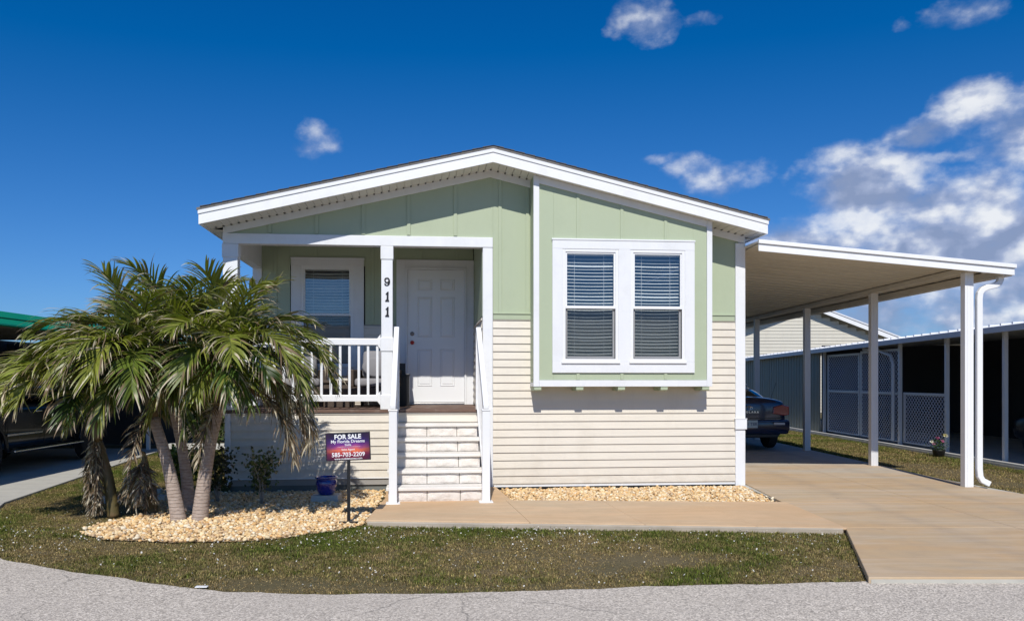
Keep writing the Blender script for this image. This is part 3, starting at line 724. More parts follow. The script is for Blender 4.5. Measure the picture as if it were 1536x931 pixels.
# bay
BY = -.315
mb = MB(); bx0, bx1 = .585, 3.075
mb.xz([(bx0, 1.535), (.86, 1.535), (.86, RZ(.86)-.2), (bx0, RZ(bx0)-.2)], BY, BY+.03)
mb.xz([(2.81, 1.535), (bx1, 1.535), (bx1, RZ(bx1)-.2), (2.81, RZ(2.81)-.2)], BY, BY+.03)
mb.box(.86, 2.81, BY, BY+.03, 1.535, 1.66); mb.xz([(.86, 3.43), (2.81, 3.43), (2.81, RZ(2.81)-.2), (.86, RZ(.86)-.2)], BY, BY+.03)
mb.xz([(bx0, 1.535), (bx0+.025, 1.535), (bx0+.025, RZ(bx0+.025)-.2), (bx0, RZ(bx0)-.2)], BY+.03, 0); mb.xz([(bx1-.025, 1.535), (bx1, 1.535), (bx1, RZ(bx1)-.2), (bx1-.025, RZ(bx1-.025)-.2)], BY+.03, 0)
for x in (1.196, 1.806, 2.422):
    mb.xz([(x-.022, 3.46), (x+.022, 3.46), (x+.022, RZ(x+.022)-.24), (x-.022, RZ(x-.022)-.24)], BY-.012, BY+.001); mb.box(x-.022, x+.022, BY-.012, BY+.001, 1.54, 1.63)
bay = mb.build('window_bay', GREEN, HS, bevel=.003)
mb = MB(); mb.box(bx0+.0, bx1, BY-.0, 0, 1.505, 1.533); mb.build('bay_floor', GREEN, bay)
mb = MB()
mb.xz([(bx0-.004, 1.445), (bx0+.075, 1.445), (bx0+.075, RZ(bx0+.075)-.201), (bx0-.004, RZ(bx0)-.201)], BY-.022, BY-.001)
mb.xz([(bx1-.072, 1.445), (bx1+.004, 1.445), (bx1+.004, RZ(bx1)-.201), (bx1-.072, RZ(bx1-.072)-.201)], BY-.022, BY-.001)
mb.box(bx0+.076, bx1-.073, BY-.0215, BY-.001, 1.445, 1.533)
mb.xz(slope_poly(bx0+.076, bx1-.073, .295, .201), BY-.020, BY-.001)
mb.box(bx0-.004, bx0+.02, BY-.001, -.001, 1.445, 1.50); mb.box(bx1-.02, bx1+.004, BY-.001, -.001, 1.445, 1.50)
mb.build('bay_trim', TRIMW, bay, bevel=.004)
for x in (.64, 1.22, 1.80, 2.40, 2.99):
    m = MB(); m.yz([(-.021, 1.385), (BY+.02, 1.385), (BY-.012, 1.40), (BY-.012, 1.443), (-.021, 1.443)], x-.05, x+.05); m.build('bracket', GREEN, bay, bevel=.004)
H1, H2 = (.982, 1.753, 1.783, 3.318), (1.924, 2.688, 1.785, 3.318)
trim_frame(.839, 2.827, 1.633, 3.455, [H1, (H2[0], H2[1], H1[2], H1[3])], BY-.026, BY-.001)
window(1.022, 1.713, 1.823, 3.278, BY-.026, 21, 2.529); window(1.964, 2.648, 1.825, 3.278, BY-.026, 21, 2.529)
# porch window
trim_frame(-3.003, -1.858, 1.60, 3.50-.02, [(-2.845, -2.030, 1.755, 3.355)], 1.712, 1.75)
window(-2.805, -2.07, 1.795, 3.316, 1.712, 38, 2.575)
# door
mb = MB()
mb.box(-1.340, -1.195, 1.715, 1.752, 1.135, 3.47); mb.box(-.213, -.092, 1.715, 1.752, 1.135, 3.47); mb.box(-1.195, -.213, 1.715, 1.752, 3.345, 3.47)
mb.box(-1.195, -1.160, 1.690, 1.75, 1.135, 3.345); mb.box(-.245, -.213, 1.690, 1.75, 1.135, 3.345); mb.box(-1.16, -.245, 1.690, 1.75, 3.31, 3.345)
mb.build('door_frame', TRIMW, HS, bevel=.004)
mb = MB(); dx0, dx1, dz0, dz1, dy = -1.157, -.248, 1.175, 3.307, 1.722; W_, H_ = dx1-dx0, dz1-dz0
mb.box(dx0, dx1, dy, dy+.028, dz0, dz1)
for a, b in ((.17, .43), (.57, .83)):
    for t, u in ((.07, .155), (.205, .51), (.60, .88)):
        xa, xb, za, zb = dx0+W_*a, dx0+W_*b, dz1-H_*u, dz1-H_*t; e = .020
        mb.add([(xa, dy, za), (xb, dy, za), (xb, dy, zb), (xa, dy, zb), (xa+e*.5, dy-.010, za+e*.5), (xb-e*.5, dy-.010, za+e*.5), (xb-e*.5, dy-.010, zb-e*.5), (xa+e*.5, dy-.010, zb-e*.5),
                (xa+e, dy-.001, za+e), (xb-e, dy-.001, za+e), (xb-e, dy-.001, zb-e), (xa+e, dy-.001, zb-e), (xa+e*2.2, dy-.009, za+e*2.2), (xb-e*2.2, dy-.009, za+e*2.2), (xb-e*2.2, dy-.009, zb-e*2.2), (xa+e*2.2, dy-.009, zb-e*2.2)],
               [(0, 1, 5, 4), (1, 2, 6, 5), (2, 3, 7, 6), (3, 0, 4, 7), (4, 5, 9, 8), (5, 6, 10, 9), (6, 7, 11, 10), (7, 4, 8, 11), (8, 9, 13, 12), (9, 10, 14, 13), (10, 11, 15, 14), (11, 8, 12, 15), (12, 13, 14, 15)])
dr = mb.build('door', VINYLW, HS)
m = MB(); m.lathe([(.001, -.062), (.018, -.06), (.029, -.045), (.026, -.028), (.013, -.022), (.012, -.008), (.032, -.006), (.033, 0)], (dx0+.07, dy, 2.135), 20, 'y'); m.build('door_knob', RED, dr, smooth=True)
m = MB(); m.lathe([(.001, -.03), (.020, -.028), (.024, -.018), (.032, -.012), (.034, 0)], (dx0+.07, dy, 2.275), 20, 'y'); m.build('deadbolt', STEEL, dr, smooth=True)
m = MB(); m.box(-1.157, -.248, 1.66, 1.715, 1.135, 1.165); m.build('threshold', STEEL, HS, bevel=.003)

# ------------------------------------------------------------------ entry steps
ES = empty('entry_steps', (0, DF, 0), TH, 'rock faced block steps with white vinyl handrails up to the porch', 'steps')
rise, run, z5 = .178, .245, .058
sx0, sx1 = -1.355, -.165
for k in range(5):           # k=0 bottom
    yf = -.03 - run*(5-k); zt = z5 + rise*(k+1)
    m = MB(); m.box(sx0+.03, sx1-.02, yf+.035, -.04, zt-rise+.001, zt-.036); m.build('step_core', MORTAR, ES)
    xs = [sx0+.02, sx0+.02+.165*2 if False else sx0+.455, sx0+.86, sx1]
    zb = zt-rise
    sp = [sx0+.02, -.86, -.455, sx1-.01]
    for a, b in zip(sp[:-1], sp[1:]):
        bm = MB(); nx, nz = 14, 5; z0b, z1b = zb+.003, zt-.042; g_ = .006; a2, b2 = a+g_, b-g_
        vs, fs = [], []
        for j in range(nz+1):
            for i in range(nx+1):
                u, w = i/nx, j/nz; x = a2+(b2-a2)*u; z = z0b+(z1b-z0b)*w
                e = min(1, min(u, 1-u)*7)*min(1, min(w, 1-w)*4)
                vs.append((x, yf+.030 - e*(.012+.008*mn.noise(Vector((x*11+k*3, z*14, k)))), z))
        for j in range(nz):
            for i in range(nx): q = j*(nx+1)+i; fs.append((q, q+1, q+nx+2, q+nx+1))
        bm.add(vs, fs); bm.box(a2, b2, yf+.0305, yf+.06, z0b, z1b); bm.build('block', BLOCK, ES, smooth=False)
    m = MB(); m.box(sx0, sx1+.015, yf-.012, yf+run+.02 if k < 4 else -.022, zt-.040, zt); m.build('tread', TREADM, ES, bevel=.006)
for xx in (-1.268, -.150):
    m = MB(); w = .048; yb = -1.325
    m.box(xx-w, xx+w, yb-w, yb+w, .06, 1.165); m.box(xx-w-.008, xx+w+.008, yb-w-.008, yb+w+.008, 1.165, 1.185); m.box(xx-.085, xx+.085, yb-.085, yb+.085, .059, .068)
    hr = m.build('handrail', VINYLW, ES, bevel=.006)
    def rail(z_a, z_b, h, w2, nm):
        m = MB(); m.yz([(yb+.0, z_a), (-.10, z_b), (-.10, z_b+h), (yb+.0, z_a+h)], xx-w2, xx+w2); return m.build(nm, VINYLW, hr, bevel=.006)
    m = MB(); m.yz([(yb-w-.01, 1.187), (yb+.02, 1.187), (-.09, 2.19), (-.045, 2.19), (-.045, 2.26), (-.12, 2.26), (yb-w-.01, 1.235)], xx-.034, xx+.034); m.build('top_rail', VINYLW, hr, bevel=.008)
    rail(.20, 1.17, .07, .028, 'bottom_rail')
    n = 10
    for i in range(1, n+1):
        t = i/(n+1); y = yb + (-.10-yb)*t; za = .20+.07+.97*t; zb2 = 1.187 + .995*t
        m = MB(); m.box(xx-.016, xx+.016, y-.016, y+.016, za-.01, zb2+.01); m.build('baluster', VINYLW, hr)
    m = MB(); m.box(xx-.035, xx+.035, -.10, -.04, 1.13, 2.20); m.build('top_post', VINYLW, hr, bevel=.004)

# ------------------------------------------------------------------ porch furniture (local house frame)
def hl(x, y, z): return (x*CT - y*ST, DF + x*ST + y*CT, z)
def chair(x, y, rz, label, w=.62):
    t = empty('armchair', hl(x, y, 1.13), TH+rz, label, 'chair', 'wicker armchairs on the porch')
    m = MB(); m.box(-w/2, w/2, -.34, .34, .10, .30)
    for sx in (-1, 1):
        for sy in (-1, 1): m.box(sx*(w/2-.03)-.025, sx*(w/2-.03)+.025, sy*.31-.025, sy*.31+.025, 0, .10)
    m.build('seat_frame', WICKER, t, bevel=.01)
    for s in (-1, 1):
        m = MB(); m.box(s*w/2-.045, s*w/2+.045, -.35, .33, .30, .56); m.build('armrest', WICKER, t, bevel=.015)
    m = MB(); m.yz([(.24, .30), (.33, .30), (.43, .86), (.36, .86)], -w/2+.05, w/2-.05); m.build('backrest', WICKER, t, bevel=.02)
    m = MB(); m.box(-w/2+.055, w/2-.055, -.36, .22, .305, .43); m.build('seat_cushion', CUSHION, t, bevel=.04, smooth=True)
    m = MB(); m.yz([(.08, .44), (.22, .44), (.33, .84), (.18, .86)], -w/2+.065, w/2-.065); m.build('back_cushion', CUSHION, t, bevel=.05, smooth=True)
    m = MB(); 
    P = [(.20*math.cos(a)*(1+.12*abs(math.cos(2*a))), .16*math.sin(a)) for a in [k*math.pi/10 for k in range(20)]]
    m.xz([(px, .60+pz) for px, pz in P], -.02, .09); m.build('throw_pillow', CUSHION, t, bevel=.035, smooth=True)
    return t
chair(-1.62, 1.05, R(-8), 'wicker armchair with grey cushions beside the numbered porch column')
chair(-2.75, 1.15, R(12), 'wicker armchair with grey cushions partly behind the palm fronds')
t = empty('side_table', hl(-2.18, .95, 1.13), TH, 'low wicker side table between the two porch armchairs', 'table')
m = MB(); m.box(-.22, .22, -.22, .22, .36, .40); m.build('table_top', WICKER, t, bevel=.006)
m = MB(); m.box(-.19, .19, -.19, .19, 0, .36); m.build('table_base', WICKER, t, bevel=.01)
t = empty('planter', hl(-1.245, 1.30, 1.13), TH, 'tall dark square planter standing beside the front door', 'planter')
m = MB(); m.yz([(-.13, 0), (.13, 0), (.16, .46), (-.16, .46)], -.10, .12); m.build('planter_body', BLACK, t, bevel=.006)
m = MB(); m.box(-.11, .13, -.17, .17, .46, .50); m.box(-.06, .06, -.08, .08, .5, .66); m.build('planter_rim', BLACK, t, bevel=.006)

# ================================================================== OWN CARPORT
CP = empty('carport', (6.69, 10.3, .045), 0, 'white metal carport with sloping roof over the driveway beside the house', 'carport')
cx, cy, cz = CP.location
def C(x, y, z): return (x-cx, y-cy, z-cz)
class MBo(MB):
    def build(s, name, mat, parent=None, **k):
        s.v = [(a-cx, b-cy, c-cz) for a, b, c in s.v]; return MB.build(s, name, mat, parent, **k)
ctop = lambda X: 3.455 - .0966*(X-3.70)
Y0, Y1 = 10.13, 21.0
m = MBo()     # pan panels running across, each .30 deep
y = Y0+.03
while y < Y1:
    yb = min(y+.300, Y1); xl = WALLR(max(y, 10.7))+.03 if y > 10.7 else 3.72
    for (a, b, d0, d1) in ((y+.004, yb-.004, .050, .040),):
        m.xz([(xl, ctop(xl)-d0), (7.16, ctop(7.16)-d0), (7.16, ctop(7.16)-d1), (xl, ctop(xl)-d1)], a, b)
    m.xz([(xl, ctop(xl)-.058), (7.16, ctop(7.16)-.058), (7.16, ctop(7.16)-.02), (xl, ctop(xl)-.02)], yb-.016, yb-.002)
    y = yb
m.build('ceiling_panel', CARCEIL, CP)
m = MBo(); xl = 3.0
m.add([(3.70, Y0, ctop(3.7)-.012), (7.18, Y0, ctop(7.18)-.012), (7.18, Y1, ctop(7.18)-.012), (WALLR(Y1)+.03, Y1, ctop(WALLR(Y1))-.012),
       (3.70, Y0, ctop(3.7)-.03), (7.18, Y0, ctop(7.18)-.03), (7.18, Y1, ctop(7.18)-.03), (WALLR(Y1)+.03, Y1, ctop(WALLR(Y1))-.03)],
      [(0, 1, 2, 3), (4, 7, 6, 5), (0, 4, 5, 1), (1, 5, 6, 2), (2, 6, 7, 3), (3, 7, 4, 0)]); m.build('roof_panel', ROOFW, CP)
m = MBo()
m.xz([(3.695, ctop(3.695)-.155), (7.20, ctop(7.20)-.150), (7.20, ctop(7.20)-.055), (3.695, ctop(3.695)-.055)], Y0-.012, Y0+.012)
m.xz([(3.690, ctop(3.69)-.053), (7.215, ctop(7.215)-.053), (7.215, ctop(7.215)), (3.69, ctop(3.69))], Y0-.035, Y0+.012)
m.build('fascia', WHITE, CP, bevel=.004)
m = MBo(); m.box(7.165, 7.185, Y0+.013, Y1, ctop(7.18)-.16, ctop(7.18)-.035); m.box(7.06, 7.165, Y0+.013, Y1, ctop(7.18)-.16, ctop(7.18)-.145); m.box(7.06, 7.07, Y0+.013, Y1, ctop(7.18)-.145, ctop(7.18)-.06)
m.build('gutter', CARCEIL, CP, bevel=.003)
m = MBo(); m.box(6.635, 6.745, Y0+.015, Y1, 3.03, ctop(6.69)-.060); m.build('beam', CARCEIL, CP, bevel=.004)
for i, y in enumerate((10.34, 12.86, 15.55, 18.46)):
    m = MBo(); m.box(6.63, 6.75, y-.05, y+.05, .045, 3.029); 
    for s in (-.02, .02): m.box(6.69+s*1.2-.004, 6.69+s*1.2+.004, y-.054, y-.0495, .06, 3.02)
    m.build('post', ALUM if i else VINYLW, CP, bevel=.006)
    if i == 0:
        m = MBo(); m.box(6.78, 6.84, Y0+.012, Y0+.05, 3.0, 3.04); m.build('bracket', ALUM, CP)
m = MBo()
dsx, dsy = 6.82, 10.30
pts = [(7.11, dsy-.02, 3.0), (7.11, dsy-.02, 2.925), (7.09, dsy-.02, 2.88), (7.04, dsy-.02, 2.85), (6.92, dsy-.02, 2.82), (6.86, dsy-.02, 2.79), (6.825, dsy-.02, 2.74), (6.815, dsy-.02, 2.66), (6.815, dsy-.02, 1.5), (6.815, dsy-.02, .30), (6.825, dsy-.02, .20), (6.86, dsy-.02, .14), (6.96, dsy-.02, .09)]
m.tube(pts, .055, 4, flat=(1.0, .85)); m.build('downspout', VINYLW, CP, bevel=.01)

# ================================================================== PALMS
def frond(origin, az, e0, length, bend, parent, seed, dead=False, ll=.50, droop=.55, name='frond', yellow=0.0):
    r = random.Random(seed); O = Vector(origin); n = 26; pts = [O.copy()]; dirs = []; ang = e0; p = O.copy()
    side0 = r.uniform(-.22, .22)
    for i in range(n):
        t = i/n; e = e0 - bend*(t**1.25); a = az + side0*t
        d = Vector((math.cos(a)*math.cos(e), math.sin(a)*math.cos(e), math.sin(e))); dirs.append(d); p = p + d*(length/n); pts.append(p.copy())
    dirs.append(dirs[-1])
    V, F, Cc = [], [], []
    rc = Vector((.10, .12, .035)) if not dead else Vector((.20, .14, .09))
    b = 0
    for i in range(n+1):
        w = .013*(1-.85*i/n)+.002; d = dirs[i]; s = d.cross(Vector((0, 0, 1)));
        if s.length < 1e-3: s = Vector((1, 0, 0))
        s.normalize(); u = s.cross(d).normalized()
        for q in ((-1, 0), (0, 1), (1, 0), (0, -1)): V.append(pts[i]+s*w*q[0]+u*w*q[1]*.7); Cc.append(rc)
        if i:
            for q in range(4): F.append((4*(i-1)+q, 4*(i-1)+(q+1) % 4, 4*i+(q+1) % 4, 4*i+q))
    nl = int(54*length/1.3*(1 if not dead else .9)); roll = r.uniform(-.30, .30)
    fk = r.random()
    fc = Vector((.030, .058, .010)) if fk < .35 else (Vector((.060, .105, .016)) if fk < .7 else Vector((.135, .165, .024)))
    fc = fc*(1-yellow*.6) + Vector((.29, .30, .040))*(yellow*.6)
    shag = r.uniform(.05, .55)
    for k in range(nl):
        t = .13 + .87*(k+.5)/nl
        fi = t*n; i0 = min(int(fi), n-1); f = fi-i0; base = pts[i0].lerp(pts[i0+1], f); d = dirs[i0]
        s = d.cross(Vector((0, 0, 1))); 
        if s.length < 1e-3: s = Vector((math.sin(az), -math.cos(az), 0))
        s.normalize(); u = s.cross(d).normalized()
        prof = min(1, .5+2.4*(t-.1))*(1-.50*max(0, (t-.5)/.5)**1.4)
        for sg in (-1, 1):
            if r.random() < (.04 if not dead else .15): continue
            L = ll*prof*r.uniform(.88, 1.08); fw = R(28+38*t)+r.gauss(0, .05); lift = .30 + r.gauss(0, .06)
            dd = (s*sg*math.cos(fw) + d*math.sin(fw) + u*lift + s*roll*.2).normalized()
            segs = 6; pp = base.copy(); w0 = r.uniform(.0095, .0145)*(1 if not dead else .75)
            wild = r.random() < (.12 + shag*.5) or dead; kp = r.randint(2, 5); tw = r.gauss(0, .22)
            curl = Vector((r.gauss(0, .10), r.gauss(0, .10), 0)) if wild else Vector((0, 0, 0)); spin = r.gauss(0, .35) if wild else 0
            tipb = (r.uniform(.74, 1.05) if r.random() < .74 else r.uniform(.1, .7)) if not dead else 0
            c1 = fc*r.uniform(.75, 1.3)
            if r.random() < .13: c1 = Vector((.25, .26, .05))
            cd = Vector((.50, .43, .31)) if r.random() < .45 else Vector((.20, .14, .085))
            if dead: cd = cd*r.choice((.5, .8, 1.0))
            vb = len(V)
            for q in range(segs+1):
                tt = q/segs
                wd = d - dd*d.dot(dd)
                if wd.length < .05: wd = s.copy()
                wd.normalize(); up2 = wd.cross(dd).normalized(); an = tw + spin*q
                wv = wd*math.cos(an) + up2*math.sin(an)
                w = w0*(.55 + 1.6*tt if tt < .28 else (1-tt)**.7*1.22 + .02)
                V.append(pp - wv*w); V.append(pp + wv*w)
                cc = c1 if tt < tipb else cd
                Cc.append(cc); Cc.append(cc)
                if q: F.append((vb+2*q-2, vb+2*q-1, vb+2*q+1, vb+2*q))
                g = droop*(.10+.34*tt) * (2.4 if wild and q >= kp else 1)
                dd = (dd + Vector((0, 0, -1))*g + curl).normalized(); pp = pp + dd*(L/segs)
                if pp.z < .03: pp.z = .03
    V = np.array([v[:] for v in V]); Cc = np.array([c[:] for c in Cc]); F = np.array(F)
    return npmesh(name, V, F, FRONDM, parent, color=Cc)

def palm(base, mid, heart, r0, r1, label, fr_list, seed, shaft=True, rmid=None, tm=None):
    o = empty('palm_tree', base, 0, label, 'palm', 'palms growing in the gravel bed')
    B = Vector(base); L = lambda p: Vector(p)-B
    a, b_, c = Vector((0, 0, 0)), L(mid), L(heart)
    m = MB(); n = 26; P, Rr = [], []
    for i in range(n+1):
        t = i/n; q = a.lerp(b_, t); q += Vector((0, 0, 0)); bow = math.sin(math.pi*t)*.03; q.x += bow*(1 if b_.x < 0 else -1)
        ring = .004 if i % 2 else 0
        P.append(q); Rr.append((r0*(1-t)**2.2*1.0 + (1-(1-t)**2.2)*((rmid or (r0+r1)/2)*(1-t)+r1*t)) + ring*.5)
    m.tube(P, Rr, 18); m.build('trunk', tm or TRUNK, o, smooth=True)
    m = MB(); P = [b_.lerp(c, t) for t in (0, .1, .3, .6, .9, 1.02)]; m.tube(P, [r1*1.02, r1*1.12, r1*1.08, r1*.85, r1*.55, r1*.3], 14); m.build('crownshaft', SHEATH, o, smooth=True)
    for k, (az, e0, ln, bd, kw) in enumerate(fr_list):
        t = kw.pop('t', .9) if kw else .9
        org = b_.lerp(c, t); frond(org, R(az), R(e0), ln, R(bd), o, seed*100+k, **kw)
    return o
def ring(n, e, ln, bd, seed, a0=0, **kw):
    r = random.Random(seed); return [(a0+360*k/n+r.uniform(-14, 14), e+r.uniform(-12, 12), ln*r.uniform(.85, 1.12), bd+r.uniform(-18, 18), dict(kw)) for k in range(n)]
# azimuth 0 = +x (right), 90 = away, 270 = towards the camera, 180 = left
palm((-3.15, 8.06, .0), (-2.92, 8.02, 1.26), (-2.80, 8.0, 1.84), .090, .056, 'palm with the pale trunk leaning right, nearest the porch',
     ring(6, 72, .92, 64, 1, 20, yellow=.6) + ring(6, 48, 1.15, 95, 2, 0, yellow=.3) + ring(4, 22, 1.0, 95, 3, 30, droop=.8) + ring(6, -5, .95, 76, 51, 10, droop=1.2, t=.8, yellow=.2)
     + [(353, 50, 1.34, 130, dict(yellow=.5)), (338, 36, 1.22, 124, dict(yellow=.6)), (12, 36, 1.35, 118, dict(yellow=.4)), (320, 46, 1.2, 122, dict(yellow=.4)), (346, 14, 1.15, 96, dict(droop=.9)), (262, 28, 1.0, 105, dict(yellow=.4)), (285, 8, .95, 80, dict(droop=1.0)), (232, 10, .9, 80, dict(droop=1.0)),
        (352, 12, 1.4, 112, dict(dead=True, t=.5, ll=.40, droop=1.2)), (358, 5, 1.3, 100, dict(dead=True, t=.45, ll=.38, droop=1.2)), (348, -8, 1.25, 85, dict(dead=True, t=.4, ll=.38, droop=1.2)), (6, 2, 1.25, 100, dict(dead=True, t=.5, ll=.34, droop=1.2)), (342, 0, 1.2, 100, dict(dead=True, t=.4, ll=.32, droop=1.2)), (250, -45, .8, 40, dict(dead=True, t=.2, ll=.28))], 1, rmid=.062)
palm((-3.36, 8.02, .0), (-3.62, 7.98, 1.14), (-3.76, 7.95, 1.84), .084, .054, 'palm with the pale trunk leaning left from the front of the clump',
     ring(6, 72, .98, 64, 4, 10, yellow=.6) + ring(6, 46, 1.2, 100, 5, 25, yellow=.4) + ring(3, 20, 1.0, 95, 6, 0, droop=.8) + ring(6, -5, .95, 76, 52, 25, droop=1.2, t=.8, yellow=.2)
     + [(200, 58, 1.2, 104, dict(yellow=.6)), (186, 46, 1.15, 98, dict(yellow=.6)), (218, 46, 1.15, 128, dict(yellow=1.0)), (236, 34, 1.1, 120, dict(yellow=1.0)), (262, 36, 1.05, 118, dict(yellow=.6)), (290, 20, 1.0, 100, dict(yellow=.3)),
        (265, -45, .8, 38, dict(dead=True, t=.2, ll=.26))], 2, rmid=.058)
palm((-3.50, 8.66, .0), (-3.66, 8.56, 1.25), (-3.58, 8.45, 2.06), .080, .052, 'tallest palm with a shaded slim trunk behind the other two',
     ring(6, 72, .98, 66, 7, 0, yellow=.5) + ring(6, 46, 1.15, 100, 8, 20, yellow=.2) + ring(3, 14, 1.0, 88, 9, 10, droop=.8) + ring(6, -12, .9, 64, 53, 0, droop=1.1, t=.7) + [(355, 50, 1.15, 116, dict(yellow=.3)), (150, 62, 1.2, 85, {})], 3, rmid=.056)
palm((-4.22, 8.32, .0), (-4.38, 8.28, .85), (-4.42, 8.2, 1.50), .065, .05, 'short palm draped in dead grey fronds at the left end of the gravel bed',
     ring(5, 60, 1.0, 90, 10, 30, yellow=.3, droop=.4)
     + [(182, 48, 1.22, 100, dict(yellow=.7)), (196, 36, 1.2, 96, dict(yellow=.6)), (170, 28, 1.15, 88, dict(yellow=.4)), (208, 15, 1.15, 70, dict(yellow=.6)), (238, 40, 1.15, 110, dict(yellow=.9)), (258, 42, 1.1, 118, dict(yellow=.9)), (222, 22, 1.1, 92, dict(yellow=.6)), (285, 20, .95, 90, {})]
     + [(a, -80, .85, 8, dict(dead=True, t=.25, ll=.17)) for a in (200, 250, 300, 160, 20)] + [(a, -84, ln_, 4, dict(dead=True, t=.15, ll=.17)) for a, ln_ in ((230, .95), (262, .80), (284, .92), (306, .85), (330, .9), (190, .9), (272, .55), (248, .6))], 4, rmid=.055, tm=SHEATH)
palm((-3.84, 8.45, .0), (-3.90, 8.42, .42), (-3.92, 8.4, .72), .06, .045, 'stunted dark palm stump with dried leaves between the clump and the short palm',
     [(a, -45, .50, 42, dict(dead=True, t=.7, ll=.20)) for a in (200, 240, 280, 320, 160)] + [(a, -68, .58, 16, dict(dead=True, t=.8, ll=.16)) for a in (190, 225, 262, 300, 340)], 5, tm=SHEATH)

# ------------------------------------------------------------------ shrubs
def shrub(base, h, rad, nstem, nleaf, cols, label, seed, bare=.45, leaf=.03):
    r = random.Random(seed); o = empty('shrub', base, 0, label, 'shrub', 'small shrubs against the porch skirting')
    m = MB(); tips = []
    for k in range(nstem):
        a = r.uniform(0, 6.28); rr = rad*r.uniform(.3, .9); P = [Vector((0, 0, -.02)) + Vector((r.uniform(-.03, .03), r.uniform(-.03, .03), 0))]
        for i in range(1, 6):
            t = i/5; P.append(Vector((math.cos(a)*rr*t**1.3 + r.gauss(0, .012), math.sin(a)*rr*t**1.3 + r.gauss(0, .012), h*t*r.uniform(.92, 1.0))))
        m.tube(P, [.008, .007, .006, .005, .004, .002], 5); tips.append(P)
    m.build('stem', STEMM, o, smooth=True)
    V, F, Cc = [], [], []
    for k in range(nleaf):
        P = r.choice(tips); t = r.uniform(bare, 1); i = min(int(t*5), 4); c = P[i].lerp(P[i+1], t*5-i) + Vector((r.gauss(0, rad*.22), r.gauss(0, rad*.22), r.gauss(0, h*.06)))
        d = Vector((r.gauss(0, 1), r.gauss(0, 1), r.gauss(.3, .7))).normalized(); s = d.cross(Vector((r.gauss(0, 1), r.gauss(0, 1), r.gauss(0, 1)))).normalized(); L = leaf*r.uniform(.6, 1.4); w = L*.36
        b = len(V); V += [c, c+d*L*.5+s*w, c+d*L, c+d*L*.5-s*w]; F.append((b, b+1, b+2, b+3)); q = Vector(r.choice(cols)); Cc += [q]*4
    npmesh('foliage', np.array([v[:] for v in V]), np.array(F), LEAFM, o, color=np.array([c[:] for c in Cc])); return o
G1 = [(.06, .09, .02), (.10, .13, .03), (.17, .18, .05), (.04, .06, .02)]; G2 = [(.05, .05, .02), (.09, .10, .03), (.03, .04, .015)]
shrub((-2.80, 9.10, .01), .62, .26, 9, 700, G1+[(.26, .2, .1)], 'leggy yellow green shrub with bare pale stems right of the palms', 21, bare=.35, leaf=.045)
shrub((-3.38, 9.25, .01), .68, .34, 9, 800, G2, 'dark leafy shrub against the corner of the porch skirting', 22, bare=.3, leaf=.05)
shrub((-4.05, 9.75, .01), .62, .30, 8, 900, [(.14, .2, .03), (.2, .24, .05), (.09, .13, .03)], 'bright green shrub behind the slim palm trunk', 23, bare=.2, leaf=.06)

# ------------------------------------------------------------------ edging stones, pot, sign
for (x, y, a, lb) in ((-4.75, 9.25, .3, 'small pale edging stone at the left end of the gravel bed'), (-4.18, 9.35, -.2, 'small pale edging stone behind the palm clump'), (-4.48, 9.85, .1, 'small pale edging stone at the back corner of the bed')):
    m = MB(); m.box(-.13, .13, -.05, .05, -.01, .085); o = m.build('edging_stone', KERBC, bevel=.015, loc=(x, y, 0)); o.rotation_euler.z = a; tag(o, lb, 'stone', 'edging stones of the gravel bed')
px_, py_ = -2.04, 9.30
m = MB(); m.box(-.17, .17, -.12, .12, -.01, .085); tag(m.build('paver_block', KERBC, bevel=.008, loc=(px_, py_, .015)), 'pale concrete block under the blue glazed pot', 'block')
pt = empty('flower_pot', (px_, py_-.01, .10), 0, 'cobalt blue glazed pot standing on a concrete block', 'pot')
m = MB(); m.lathe([(.075, 0), (.095, .01), (.118, .06), (.130, .12), (.134, .165), (.122, .19), (.118, .197), (.138, .208), (.140, .222), (.132, .228), (.120, .222), (.112, .19), (.11, .18)], (0, 0, 0), 36); m.build('pot_body', POTBLUE, pt, smooth=True)
m = MB(); m.lathe([(.0, .186), (.112, .186)], (0, 0, 0), 24); m.build('potting_soil', FOUND, pt)

def sign_mat():
    m, nt, p = new_mat('sunset_print'); v = coord(nt)
    s = nt.nodes.new('ShaderNodeSeparateXYZ'); nt.links.new(v, s.inputs[0])
    z = mathn(nt, 'DIVIDE', mathn(nt, 'ADD', s.outputs[2], mathn(nt, 'MULTIPLY_ADD', noisen(nt, coord(nt, (1, 1, 3)), 9, 6, .6), .10, -.05)), .28)
    c = ramp(nt, z, [(0, (.03, .002, .015)), (.16, (.16, .004, .03)), (.28, (.34, .02, .045)), (.40, (.75, .16, .06)), (.50, (.42, .08, .20)), (.60, (.17, .03, .22)), (.76, (.025, .012, .16)), (.95, (.003, .003, .018))])
    xx = mathn(nt, 'ABSOLUTE', mathn(nt, 'DIVIDE', s.outputs[0], .2265))
    c = mixc(nt, ramp(nt, xx, [(.45, 0.0), (1, .75)]), c, (.03, .008, .04))
    nt.links.new(c, p.inputs['Base Color']); p.inputs['Roughness'].default_value = .4; return m
YS = empty('yard_sign', (-1.486, 7.85, .0), R(3), 'black framed for sale sign with a purple and orange sunset print in the gravel', 'sign')
m = MB(); m.box(-.017, .017, -.012, .012, -.05, .70); m.build('stake', BLACK, YS, bevel=.003)
m = MB(); m.box(-.10, .10, -.014, .014, .028, .040); m.box(-.1, -.088, -.01, .01, -.02, .03); m.box(.088, .1, -.01, .01, -.02, .03); m.build('foot_bar', BLACK, YS, bevel=.002)
m = MB(); m.box(-.235, .235, -.010, .010, 0, .30); sf = m.build('sign_frame', BLACK, YS, bevel=.003, loc=(0, 0, .685)); sf.rotation_euler.y = R(-2.2)
